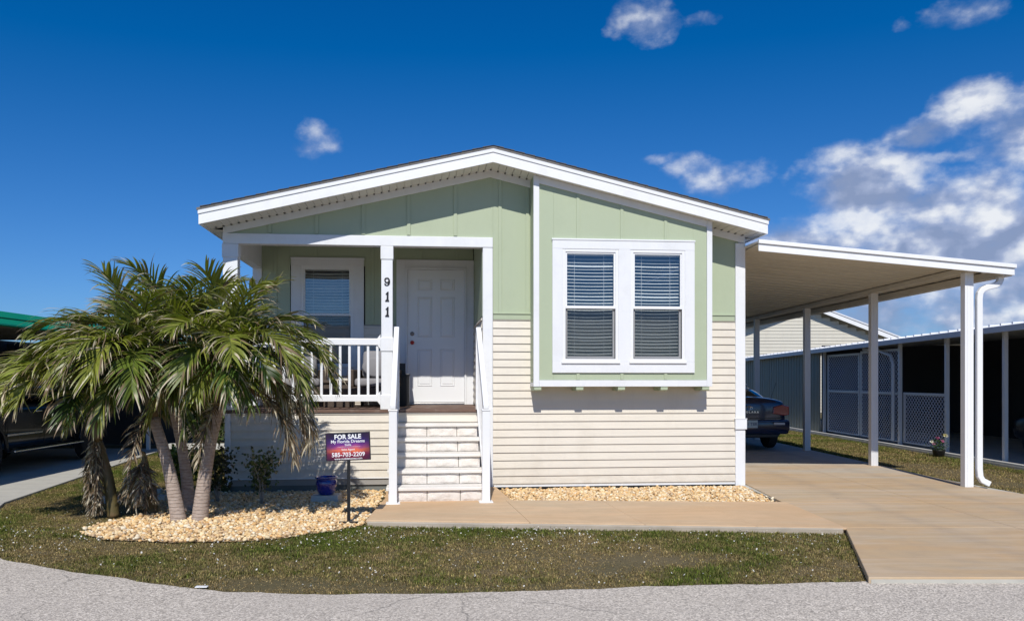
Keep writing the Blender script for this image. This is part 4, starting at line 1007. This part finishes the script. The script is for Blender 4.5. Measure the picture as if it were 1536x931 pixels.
m = MB(); m.box(-.226, .226, -.0125, -.010, .009, .291); m.build('sign_panel', sign_mat(), sf)
LET = pm('white_lettering', (.85, .85, .85), .5, .02, 3)
for body, sz, z, x, bo in (('FOR SALE', .066, .252, .0, .0022), ('My Florida Dreams', .046, .204, .0, .0006), ('Stella', .032, .168, .0, .0002), ('Sales Agent', .030, .118, 0, .0002), ('585-703-2209', .062, .064, .0, .001), ('www.mobilehomes.com', .030, .022, .0, .0003)):
    text_mesh('lettering', body, sz, LET, sf, (x, -.0135, z), ext=.0006, bold=bo)
m = MB(); m.box(-.11, .13, -.0142, -.0126, .146, .1475); m.build('divider_line', LET, sf)
tag(MB().box(-.04, .05, -.02, .02, 0, .006).build('litter_scrap', WHITE, bevel=.002, loc=(-2.14, 5.50, .004)), 'crumpled white paper scrap lying at the road edge', 'litter')

# ================================================================== NAVY COUPE
def loft(stations, ringf, closed=True):
    m = MB(); rings = [ringf(*s) for s in stations]; n = len(rings[0])
    for r_ in rings: m.v += r_
    for i in range(len(rings)-1):
        for k in range(n): m.f.append((i*n+k, i*n+(k+1) % n, (i+1)*n+(k+1) % n, (i+1)*n+k))
    m.f.append(tuple(range(n-1, -1, -1))); m.f.append(tuple((len(rings)-1)*n+k for k in range(n))); return m
def body_ring(y, w, zb, zm, zs, zt):
    h = [(w*.80, zb), (w*.97, zb+.06), (w, zm), (w*.985, zs-.06), (w*.90, zs), (w*.5, zt), ]
    return [(x, y, z) for x, z in h] + [(0, y, zt+.01)] + [(-x, y, z) for x, z in h[::-1]]
def wheel(parent, x, y, r, side, spokes=5):
    m = MB(); w = .10
    m.lathe([(r*.62, -w), (r*.9, -w), (r, -w*.75), (r, w*.75), (r*.9, w), (r*.62, w)], (x, y, r), 36, 'x'); t = m.build('wheel', RUBBER, parent, smooth=False)
    m = MB(); xo = x+side*w*.75
    m.lathe([(r*.64, -.012), (r*.66, .0), (r*.6, .012)], (xo, y, r), 30, 'x'); m.lathe([(.0, -.02), (.05, -.02), (.06, .02), (0, .02)], (xo, y, r), 12, 'x')
    for k in range(spokes):
        a = 2*math.pi*k/spokes; c, s = math.cos(a), math.sin(a); e = r*.62
        P = [(.03, -.03), (e, -.045), (e, .045), (.03, .03)]
        vs = [(xo+dx, y+u*c-v*s, r+u*s+v*c) for dx in (-.012, .012) for u, v in P]
        m.add(vs, [(0, 1, 2, 3), (7, 6, 5, 4), (0, 4, 5, 1), (1, 5, 6, 2), (2, 6, 7, 3), (3, 7, 4, 0)])
    m.build('rim', CHROME, t, bevel=.004); return t
CR = empty('coupe', (5.40, 15.35, .047), 0, 'navy blue coupe parked nose first in the carport, seen from behind', 'car')
st = [(0.02, .70, .36, .60, .93, .96), (.06, .78, .32, .62, 1.02, 1.06), (.16, .83, .30, .62, 1.06, 1.12), (.5, .86, .26, .62, 1.05, 1.135), (1.0, .875, .22, .62, 1.0, 1.09), (1.6, .88, .2, .6, .96, 1.0), (2.8, .88, .2, .6, .93, .97), (3.6, .87, .2, .58, .88, .95), (4.2, .83, .22, .55, .80, .86), (4.6, .76, .26, .5, .70, .74), (4.75, .62, .32, .48, .6, .62)]
body = loft(st, body_ring).build('body', PAINT, CR, smooth=True, sub=2)
def gr(y, w, z0, z1): return [(w, y, z0), (w*.93, y, z0+(z1-z0)*.45), (w*.72, y, z0+(z1-z0)*.93), (0, y, z1), (-w*.72, y, z0+(z1-z0)*.93), (-w*.93, y, z0+(z1-z0)*.45), (-w, y, z0)]
loft([(.62, .60, 1.02, 1.11), (.75, .70, 1.0, 1.17), (1.15, .74, .95, 1.33), (1.6, .75, .93, 1.40), (2.2, .76, .92, 1.41), (2.7, .75, .92, 1.34), (3.3, .68, .9, 1.02)], gr).build('cabin_glass', CARGL, CR, smooth=True, sub=2)
loft([(1.35, .56, 1.33, 1.385), (1.6, .60, 1.335, 1.412), (2.2, .61, 1.34, 1.422), (2.6, .58, 1.31, 1.37)], gr).build('roof', PAINT, CR, smooth=True, sub=2)
m = MB(); m.xz([(-.80, .36), (.80, .36), (.84, .46), (.84, .62), (.80, .66), (-.80, .66), (-.84, .62), (-.84, .46)], -.05, .35); m.build('bumper', PAINT, CR, bevel=.05, smooth=True)
m = MB(); m.xz([(-.60, .28), (.60, .28), (.66, .365), (-.66, .365)], -.02, .3); m.build('valance', BLACK, CR, bevel=.02)
m = MB(); m.box(-.70, .70, -.012, .05, .685, .70); m.build('trunk_seam', BLACK, CR)
for s in (-1, 1):
    P = [(.50, .78), (.76, .74), (.845, .76), (.84, .93), (.70, .97), (.52, .92)]; P = P if s > 0 else [(-x, z) for x, z in P[::-1]]
    m = MB(); m.xz(P, -.0, .26); m.build('tail_lamp', LENSR, CR, bevel=.015)
    m = MB(); m.box(s*.60-.10, s*.60+.13, -.062, -.03, .55, .60); m.build('reflector', LENSW, CR, bevel=.01)
m = MB(); m.box(-.165, .165, -.062, -.052, .49, .65); lp = m.build('number_plate', PLATEW, CR, bevel=.006)
text_mesh('plate_text', 'K41 T8R', .085, PLATEB, lp, (0, -.063, .565), bold=.001)
def ringmesh(rx, rz, cx_, cz_, th): 
    m = MB(); P = [(cx_+rx*math.cos(a), -.030, cz_+rz*math.sin(a)) for a in [2*math.pi*k/24 for k in range(25)]]; m.tube(P, th, 5, cap=False); return m
m = ringmesh(.065, .045, 0, .90, .006); m2 = ringmesh(.022, .042, 0, .90, .005); m3 = ringmesh(.045, .017, 0, .918, .005)
m.add(m2.v, m2.f); m.add(m3.v, m3.f); e_ = m.build('emblem', CHROME, CR); e_.location.y = -.0
text_mesh('model_lettering', 'SOLARA', .06, CHROME, CR, (0.04, -.03, .815), bold=.002, spacing=1.6, ext=.003)
m = MB(); m.tube([(.68, .62, 1.03), (.76, .50, 1.42)], .004, 5); m.build('antenna', BLACK, CR)
for y in (.92, 3.7):
    for s in (-1, 1): wheel(CR, s*.76, y, .31, s)

# ================================================================== DARK SUV under the left carport
SV = empty('suv', (-8.55, 10.35, .02), 0, 'dark glossy sport utility vehicle with running boards in the left carport', 'car')
st = [(0, .80, .5, .8, 1.0, 1.05), (.08, .90, .42, .8, 1.08, 1.12), (.6, .94, .38, .8, 1.12, 1.14), (1.6, .95, .36, .8, 1.12, 1.14), (3.2, .95, .36, .8, 1.10, 1.13), (4.0, .93, .38, .8, 1.08, 1.12), (4.6, .88, .42, .75, 1.0, 1.06), (4.85, .74, .5, .7, .88, .9)]
loft(st, body_ring).build('body', SUVP, SV, smooth=True, sub=2)
loft([(.05, .78, 1.08, 1.6), (.3, .84, 1.08, 1.76), (1.2, .85, 1.08, 1.80), (2.4, .85, 1.08, 1.78), (2.9, .82, 1.08, 1.68), (3.5, .74, 1.06, 1.16)], gr).build('cabin_glass', CARGL, SV, smooth=True, sub=2)
m = MB(); m.box(.92, 1.06, 1.35, 3.35, .36, .40); m.build('running_board', CHROME, SV, bevel=.015)
m = MB(); m.box(.93, .962, 1.32, 2.25, .62, .66); m.build('door_moulding', CHROME, SV, bevel=.01)
for y in (1.32, 2.28, 3.2):
    m = MB(); m.box(.953, .958, y, y+.012, .45, 1.12); m.build('door_seam', BLACK, SV)
for y in (2.12, 3.08):
    m = MB(); m.box(.94, .985, y-.09, y+.07, .98, 1.01); m.build('door_handle', CHROME, SV, bevel=.01)
for s in (-1, 1):
    m = MB(); m.box(s*1.0-.10, s*1.0+.10, 3.15, 3.28, 1.08, 1.26); m.build('wing_mirror', SUVP, SV, bevel=.03)
for y in (.85, 3.85):
    for s in (-1, 1):
        wheel(SV, s*.86, y, .38, s, 6)
        m = MB(); P = []
        m.tube([(s*.955, y+.46*math.cos(a), .38+.46*math.sin(a)) for a in [math.pi*k/14 for k in range(15)]], .03, 6); m.build('wheel_arch', BLACK, SV, smooth=True)

# ================================================================== LEFT NEIGHBOUR
LC = empty('green_carport', (-7.30, 16.0, 0), 0, 'neighbouring carport with a bright green fascia at the left edge', 'carport')
def B(par, name, mat, *boxes, **k):
    m = MB(); L0 = par.location
    for b in boxes: m.box(b[0]-L0.x, b[1]-L0.x, b[2]-L0.y, b[3]-L0.y, b[4]-L0.z, b[5]-L0.z)
    return m.build(name, mat, par, **k)
m = MB(); F_ = lambda x, z: (x+7.30, z)
P_ = [(-.02, 2.34), (.17, 2.34), (.16, 2.365), (.055, 2.452), (.065, 2.468), (-.045, 2.57), (-.09, 2.57), (-.09, 2.55), (-.02, 2.47)]  # faces lean outward and up, a profile shaped so the green edge catches sun
m.xz(P_, 5.5-16, 17.4-16); m.build('fascia', GREENF, LC, bevel=.003)
B(LC, 'roof_panel', pm('beige_pan', (.46, .44, .36), .5, .1, 2), (-14, -7.325, 5.55, 17.4, 2.46, 2.53), bevel=.002)
for y in (16.0, 9.6): B(LC, 'post', VINYLW, (-7.40, -7.33, y-.035, y+.035, .0, 2.36), bevel=.004)
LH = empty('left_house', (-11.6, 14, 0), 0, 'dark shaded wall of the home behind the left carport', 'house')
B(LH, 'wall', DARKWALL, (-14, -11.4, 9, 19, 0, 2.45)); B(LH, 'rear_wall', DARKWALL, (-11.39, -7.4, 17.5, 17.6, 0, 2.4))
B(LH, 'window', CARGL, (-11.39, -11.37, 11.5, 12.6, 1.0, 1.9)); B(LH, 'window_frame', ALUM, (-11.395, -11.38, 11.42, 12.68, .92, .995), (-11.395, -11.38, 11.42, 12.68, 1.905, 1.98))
m = MB(); m.box(-7.05, -4.4, 16.2, 16.35, 0, .13); tag(m.build('curb', KERBC, bevel=.01), kind='structure')
def hedge(x0, x1, y0, y1, h, label, seed):
    r = np.random.default_rng(seed); n = 42000; P = np.stack([r.uniform(x0, x1, n), r.uniform(y0, y1, n), r.random(n)**.8*h], 1)
    top = h*(.78+.35*vnoise(P[:, :2], 1.2, seed)+.12*vnoise(P[:, :2], 5, seed+1)); P[:, 2] = P[:, 2]/h*top
    d = r.normal(size=(n, 3)); d /= np.linalg.norm(d, axis=1, keepdims=True); s = np.cross(d, r.normal(size=(n, 3))); s /= np.linalg.norm(s, axis=1, keepdims=True)
    L = r.uniform(.05, .11, n)[:, None]; V = np.stack([P, P+d*L*.5+s*L*.3, P+d*L, P+d*L*.5-s*L*.3], 1).reshape(-1, 3); F = np.arange(n*4).reshape(-1, 4)
    pal = np.array([(.03, .05, .015), (.05, .075, .02), (.08, .10, .03)]); o = npmesh('hedge', V, F, LEAFM, color=np.repeat(pal[r.integers(0, 3, n)], 4, 0)); return tag(o, label, 'hedge')
hedge(-7.35, -3.9, 17.7, 18.9, 3.0, 'dark green hedge beyond the lawn behind the palms', 31)

# ================================================================== RIGHT NEIGHBOUR (carport building)
RN = empty('right_carport_home', (9.3, 17.0, .0), 0, 'long low neighbouring home with an open dark carport and lattice screens', 'house')
ez = lambda y: 2.52 - .0155*(y-13)
m = MB(); L0 = RN.location
def rb(x0, x1, y0, y1, f0, f1, name, mat, **k):
    q = MB(); q.add([(x-L0.x, y-L0.y, z) for (x, y, z) in [(x0, y0, f0(y0)), (x1, y0, f0(y0)+.05*(x1-x0)), (x1, y1, f0(y1)+.05*(x1-x0)), (x0, y1, f0(y1)), (x0, y0, f1(y0)), (x1, y0, f1(y0)+.05*(x1-x0)), (x1, y1, f1(y1)+.05*(x1-x0)), (x0, y1, f1(y1))]],
          [(0, 3, 2, 1), (4, 5, 6, 7), (0, 1, 5, 4), (1, 2, 6, 5), (2, 3, 7, 6), (3, 0, 4, 7)]); return q.build(name, mat, RN, **k)
rb(9.32, 15, 6.0, 27, lambda y: ez(y)-.06, lambda y: ez(y)-.045, 'ceiling_panel', CARCEIL)
rb(9.30, 15, 6.0, 27, lambda y: ez(y)-.03, lambda y: ez(y)+.0, 'roof_panel', ROOFW)
rb(9.26, 9.30, 6.0, 27, lambda y: ez(y)-.12, lambda y: ez(y)-.005, 'gutter', pm('grey_gutter', (.42, .45, .50), .4, .06, 4), bevel=.006)
q = MB(); y = 6.1; rr_ = random.Random(5)
while y < 27:
    z = ez(y)+.005; q.xz([(-.0, z), (5.5, z+.27), (5.5, z+.31), (-.0, z+.038)], y-17, y-17+.035); y += .305
q.build('roof_rib', ROOFW, RN)
B(RN, 'wall', BEIGEWALL, (9.42, 9.47, 21.1, 27.5, .03, 2.34)); 
q = MB(); y = 21.2
while y < 27.4: q.box(.10, .12, y-17, y-17+.02, .05, 2.3); y += .2
q.build('wall_rib', BEIGEWALL, RN)
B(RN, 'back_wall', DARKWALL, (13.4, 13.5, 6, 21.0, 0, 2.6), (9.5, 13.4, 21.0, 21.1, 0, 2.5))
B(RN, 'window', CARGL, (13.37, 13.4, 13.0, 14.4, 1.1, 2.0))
for y in (20.95, 17.1, 15.35, 13.62, 11.0, 8.2): B(RN, 'post', ALUM, (9.48, 9.55, y-.035, y+.035, .03, ez(y)-.061), bevel=.004)
def lattice(y0, y1, z0, z1, label=None):
    m = MB(); X = 9.56-L0.x; th = .005; w = .014; pit = .075
    def clip(c, sg):   # line z = sg*y + c
        pts = []
        for y in (y0, y1):
            z = sg*y+c
            if z0 <= z <= z1: pts.append((y, z))
        for z in (z0, z1):
            y = (z-c)/sg
            if y0 < y < y1: pts.append((y, z))
        return sorted(pts)[:2] if len(pts) >= 2 else None
    for sg, xo in ((1, 0), (-1, .006)):
        c = (z0 - y1 if sg > 0 else z0 + y0); end = (z1-y0 if sg > 0 else z1+y1)
        while c < end:
            s = clip(c, sg)
            if s and abs(s[0][0]-s[1][0]) > .01:
                (ya, za), (yb, zb) = s; n = Vector((yb-ya, zb-za)).normalized(); ny, nz = -n.y*w/2, n.x*w/2
                m.add([(X+xo+d, yy-L0.y, zz) for d in (0, th) for yy, zz in ((ya+ny, za+nz), (yb+ny, zb+nz), (yb-ny, zb-nz), (ya-ny, za-nz))], [(0, 1, 2, 3), (7, 6, 5, 4), (0, 4, 5, 1), (2, 6, 7, 3)])
            c += pit*1.414
    o = m.build('lattice_panel', pm('lattice_white', (.60, .61, .68), .6, .05, 3), RN)
    q = MB(); X2 = X-.012
    q.box(X2, X2+.03, y0-L0.y, y0-L0.y+.06, z0, z1); q.box(X2, X2+.03, y1-L0.y-.06, y1-L0.y, z0, z1); q.box(X2, X2+.03, y0-L0.y+.06, y1-L0.y-.06, z1-.06, z1); q.box(X2, X2+.03, y0-L0.y+.06, y1-L0.y-.06, z0, z0+.04)
    if z1 > 1.5: q.box(X2, X2+.03, y0-L0.y+.06, y1-L0.y-.06, 1.18, 1.24)
    q.build('panel_frame', ALUM, o, bevel=.003)
lattice(19.05, 20.85, .08, 2.22); lattice(17.2, 19.0, .08, 2.26); lattice(15.42, 17.03, .08, 1.24)
m = MB(); m.box(9.16, 9.24, 9.0, 27, -.02, .075); tag(m.build('curb', KERBC, bevel=.01), kind='structure')
# downspout on that building
m = MB(); m.tube([(.18, 1.7, 2.30), (.19, 1.0, 2.24), (.19, .45, 2.1), (.19, .35, 1.9), (.19, .35, .1)], .04, 6); m.build('downspout', ALUM, RN)
# a second dark car far in that carport
C2 = empty('sedan', (11.4, 10.6, .03), 0, 'barely visible dark sedan inside the shaded right carport', 'car')
st = [(0.0, .74, .38, .6, .9, .93), (.1, .84, .3, .62, 1.0, 1.03), (.6, .89, .26, .62, 1.0, 1.05), (1.6, .9, .22, .6, .96, .99), (3.0, .9, .22, .6, .92, .96), (4.2, .85, .24, .55, .82, .86), (4.7, .7, .34, .5, .66, .7)]
loft(st, body_ring).build('body', SUVP, C2, smooth=True, sub=2)
loft([(.5, .64, 1.0, 1.12), (1.0, .74, .95, 1.36), (1.7, .76, .94, 1.44), (2.5, .75, .93, 1.40), (3.3, .68, .9, 1.0)], gr).build('cabin_glass', CARGL, C2, smooth=True, sub=2)
for y in (.9, 3.7):
    for s in (-1, 1): wheel(C2, s*.78, y, .31, s)
# potted flowers by the curb
FP = empty('flower_bunch', (8.98, 14.75, .0), 0, 'dark pot of pink and white flowers beside the right kerb', 'flowers')
m = MB(); m.lathe([(.09, 0), (.13, .02), (.16, .17), (.17, .19), (.15, .19), (.14, .17)], (0, 0, 0), 20); m.build('pot', BLACK, FP, smooth=True)
r = random.Random(3); V, F, Cc = [], [], []; pinks = [(.55, .16, .32), (.75, .72, .66), (.7, .62, .3), (.6, .3, .42)]
heads = [(-.20, 0, .42, 1), (-.02, .02, .52, 0), (.17, 0, .60, 2), (.24, .02, .58, 1), (-.10, .05, .36, 3), (.08, -.03, .44, 0)]
for hx, hy, hz, ci in heads:
    for k in range(26):
        d = Vector((r.gauss(0, 1), r.gauss(0, 1), r.gauss(0, 1))).normalized(); c = Vector((hx, hy, hz))+d*.025; s = d.cross(Vector((r.gauss(0, 1), r.gauss(0, 1), 1))).normalized(); b = len(V)
        V += [c-s*.02, c+d*.03, c+s*.02, c-d*.01]; F.append((b, b+1, b+2, b+3)); Cc += [Vector(pinks[ci])]*4
npmesh('blossom', np.array([v[:] for v in V]), np.array(F), LEAFM, FP, color=np.array([c[:] for c in Cc]))
V, F, Cc = [], [], []
for k in range(160):
    c = Vector((r.gauss(0, .10), r.gauss(0, .07), r.uniform(.18, .45))); d = Vector((r.gauss(0, 1), r.gauss(0, 1), r.gauss(.5, .7))).normalized(); s = d.cross(Vector((1, .3, 0))).normalized(); b = len(V)
    V += [c, c+d*.03+s*.012, c+d*.07, c+d*.03-s*.012]; F.append((b, b+1, b+2, b+3)); Cc += [Vector((.05, .09, .03))]*4
npmesh('foliage', np.array([v[:] for v in V]), np.array(F), LEAFM, FP, color=np.array([c[:] for c in Cc])); FP.scale = (.72, .72, .72)
# gabled home further back
GH = empty('gabled_house', (14.3, 34.0, 0), 0, 'cream sided gabled house with white fascia beyond the carport', 'house')
hw, ez2, pk = 4.6, 3.25, 5.02
hs = MB(); pitch = .15; z = 0
while z < pk-.2:
    zb = min(z+pitch, pk-.2); wa = hw-.25 if zb < ez2 else (hw-.25)*(pk-.15-zb)/(pk-.15-ez2)
    hs.add([(-wa, 0, z), (wa, 0, z), (wa, -.0, zb), (-wa, 0, zb), (-wa, -.02, z), (wa, -.02, z)], [(4, 5, 2, 3), (0, 1, 5, 4)]); z += pitch
hs.build('wall', FARSIDE, GH)
m = MB(); m.xz([(-hw, ez2-.14), (0, pk-.14), (hw, ez2-.14), (hw, ez2+.06), (0, pk+.06), (-hw, ez2+.06)], -.42, -.38); m.build('fascia', WHITE, GH)
m = MB(); m.xz([(-hw-.05, ez2+.061), (0, pk+.061), (hw+.05, ez2+.061), (hw+.05, ez2+.13), (0, pk+.13), (-hw-.05, ez2+.13)], -.45, 12); m.build('roof', ROOFW, GH)
m = MB(); m.xz([(-hw+.02, ez2-.02), (0, pk-.02), (hw-.02, ez2-.02), (hw-.02, ez2+.0), (0, pk+.0), (-hw+.02, ez2+.0)], -.378, 0); m.build('soffit', SOFFIT, GH)

# ================================================================== LIGHT, SKY, CAMERA
SUN_EL, SUN_AZ = 45.5, 3.0         # light travels towards +y, slightly to +x
sd = Vector((math.sin(R(SUN_AZ))*math.cos(R(SUN_EL)), math.cos(R(SUN_AZ))*math.cos(R(SUN_EL)), -math.sin(R(SUN_EL))))
sun = bpy.data.lights.new('sun', 'SUN'); sun.energy = 5.0; sun.angle = R(.53); sun.color = (1, .955, .89)
so = bpy.data.objects.new('sun', sun); COL.objects.link(so); so.rotation_euler = sd.to_track_quat('-Z', 'Y').to_euler()
w = bpy.data.worlds.new('World'); sc.world = w; w.use_nodes = True; nt = w.node_tree; bg = nt.nodes['Background']
sky = nt.nodes.new('ShaderNodeTexSky'); sky.sky_type = 'NISHITA'; sky.sun_disc = False; sky.sun_elevation = R(SUN_EL)
sky.sun_rotation = R(180+SUN_AZ); sky.air_density = 1.0; sky.dust_density = .25; sky.ozone_density = 3.0; sky.altitude = 0
STR = .060; bg.inputs['Strength'].default_value = STR
tc = nt.nodes.new('ShaderNodeTexCoord'); D = tc.outputs['Generated']
sep = nt.nodes.new('ShaderNodeSeparateXYZ'); nt.links.new(D, sep.inputs[0])
az = mathn(nt, 'ARCTAN2', sep.outputs[0], sep.outputs[1]); el = mathn(nt, 'ARCSINE', sep.outputs[2])
# domain warp
wn = nt.nodes.new('ShaderNodeTexNoise'); wn.inputs['Scale'].default_value = 9; wn.inputs['Detail'].default_value = 5; nt.links.new(D, wn.inputs['Vector'])
ws = nt.nodes.new('ShaderNodeSeparateColor'); nt.links.new(wn.outputs['Color'], ws.inputs[0])
azw = mathn(nt, 'ADD', az, mathn(nt, 'MULTIPLY_ADD', ws.outputs[0], .10, -.05)); elw = mathn(nt, 'ADD', el, mathn(nt, 'MULTIPLY_ADD', ws.outputs[1], .06, -.03))
CL = [(970, 22, 50, 34, .45), (475, 214, 42, 30, .35), (1090, 268, 62, 26, .55), (1040, 250, 60, 16, .35), (985, 238, 50, 12, .15), (1445, 12, 58, 24, .35), (1368, 27, 30, 14, -.05), (1052, 30, 44, 12, .0),
      (1395, 190, 60, 20, 1.0), (1470, 160, 72, 28, 1.1), (1540, 190, 90, 50, 1), (1450, 225, 60, 10, .4), (1298, 268, 78, 40, 1.7), (1228, 300, 22, 20, .4), (1345, 285, 55, 34, 1.5),
      (1420, 300, 110, 38, 1.5), (1480, 350, 160, 60, 1.7), (1300, 350, 140, 40, 1.3), (1520, 310, 90, 42, 1.2), (1380, 340, 120, 34, 1.15), (1240, 362, 90, 26, 1.5), (1310, 360, 90, 34, 1.2), (1430, 365, 170, 50, 1.9), (1560, 400, 120, 90, 1.3), (1350, 450, 190, 42, 1.25), (1500, 470, 150, 45, 1.25), (1250, 480, 120, 30, 1.0), (1700, 330, 120, 160, 1.2), (1900, 380, 200, 100, 1.2)]
mask = None; sw = None; swv = None
for (x, y, rx, ry, wt) in CL:
    dx, dz = (x-733)/1109, (568-y)/1109; a = math.atan2(dx, 1); e = math.asin(dz/math.sqrt(1+dx*dx+dz*dz)); k = math.cos(a)**2
    ra, re = 1.10*rx/1109*k, 1.12*ry/1109*math.cos(a)
    u = mathn(nt, 'DIVIDE', mathn(nt, 'SUBTRACT', azw, a), ra); v = mathn(nt, 'DIVIDE', mathn(nt, 'SUBTRACT', elw, e), re)
    d2 = mathn(nt, 'ADD', mathn(nt, 'MULTIPLY', u, u), mathn(nt, 'MULTIPLY', v, v))
    s_ = mathn(nt, 'SUBTRACT', wt, mathn(nt, 'MINIMUM', d2, 4.0))
    e_i = mathn(nt, 'EXPONENT', mathn(nt, 'MULTIPLY', s_, 2.2)); ev = mathn(nt, 'MULTIPLY', e_i, v)
    sw = e_i if sw is None else mathn(nt, 'ADD', sw, e_i); swv = ev if swv is None else mathn(nt, 'ADD', swv, ev)
    mask = s_ if mask is None else mathn(nt, 'SMOOTH_MAX', mask, s_, .25)
def skynoise(off, scale, det=9):
    m_ = nt.nodes.new('ShaderNodeMapping'); m_.inputs['Location'].default_value = off; m_.inputs['Scale'].default_value = (1, 1, 1.5); nt.links.new(D, m_.inputs[0]); return noisen(nt, m_.outputs[0], scale, det, .6)
n0 = skynoise((0, 0, 0), 13); n1 = skynoise((-.0, 0, -.022), 13); n2 = skynoise((3, 1, 0), 34, 6)
dens0 = mathn(nt, 'ADD', mask, mathn(nt, 'MULTIPLY_ADD', n0, 3.0, -1.55)); dens0 = mathn(nt, 'ADD', dens0, mathn(nt, 'MULTIPLY_ADD', n2, 1.2, -.60))
mr = nt.nodes.new('ShaderNodeMapRange'); mr.interpolation_type = 'SMOOTHSTEP'; nt.links.new(dens0, mr.inputs[0]); mr.inputs[1].default_value = -.55; mr.inputs[2].default_value = 1.55
dens = mathn(nt, 'MULTIPLY', mr.outputs[0], .93)
vv = mathn(nt, 'DIVIDE', swv, sw)
l0 = skynoise((0, 0, 0), 13, 3); l1 = skynoise((0, 0, -.03), 13, 3)
rel = mathn(nt, 'MULTIPLY_ADD', mathn(nt, 'SUBTRACT', l0, l1), 2.0, mathn(nt, 'MULTIPLY_ADD', vv, .22, .47))
rel = mathn(nt, 'ADD', rel, mathn(nt, 'MULTIPLY', mathn(nt, 'SUBTRACT', n0, n1), 1.5))
relief = mathn(nt, 'ADD', rel, mathn(nt, 'MULTIPLY_ADD', n2, .30, -.15), clamp=True)
thick = ramp(nt, dens0, [(.2, 0.0), (1.0, 1.0)])
cc = ramp(nt, relief, [(.1, (.27, .34, .52)), (.42, (.39, .46, .65)), (.65, (.64, .69, .81)), (.90, (.90, .92, .95))])
cs = nt.nodes.new('ShaderNodeVectorMath'); cs.operation = 'SCALE'; nt.links.new(cc, cs.inputs[0]); cs.inputs['Scale'].default_value = .98/(STR*2**-.15)
K_ = STR*2**-.15
skyc = mixc(nt, 1.0, sky.outputs[0], (.42*1.9, .90*1.28, 1.30*1.40), 'MULTIPLY')
vs_ = nt.nodes.new('ShaderNodeVectorMath'); vs_.operation = 'SUBTRACT'; nt.links.new(skyc, vs_.inputs[0]); vs_.inputs[1].default_value = (.055/K_, .027/K_, 0)
vm_ = nt.nodes.new('ShaderNodeVectorMath'); vm_.operation = 'MAXIMUM'; nt.links.new(vs_.outputs[0], vm_.inputs[0]); vm_.inputs[1].default_value = (.0005/K_,)*3; skyc = vm_.outputs[0]
nt.links.new(mixc(nt, dens, skyc, cs.outputs[0]), bg.inputs['Color'])

cam = bpy.data.cameras.new('Camera'); co = bpy.data.objects.new('Camera', cam); COL.objects.link(co); sc.camera = co
co.location = (0, 0, EYE); co.rotation_euler = (R(90), 0, 0)
cam.sensor_fit = 'HORIZONTAL'; cam.sensor_width = 36; cam.lens = 36*1109/1536; cam.shift_x = 35/1536; cam.shift_y = 102.5/1536; cam.clip_start = .1; cam.clip_end = 2000
sc.view_settings.view_transform = 'Standard'; sc.view_settings.look = 'None'; sc.view_settings.exposure = -0.15; sc.view_settings.gamma = 1
sc.render.engine = 'CYCLES'
sc.cycles.max_bounces = 8; sc.cycles.transparent_max_bounces = 12
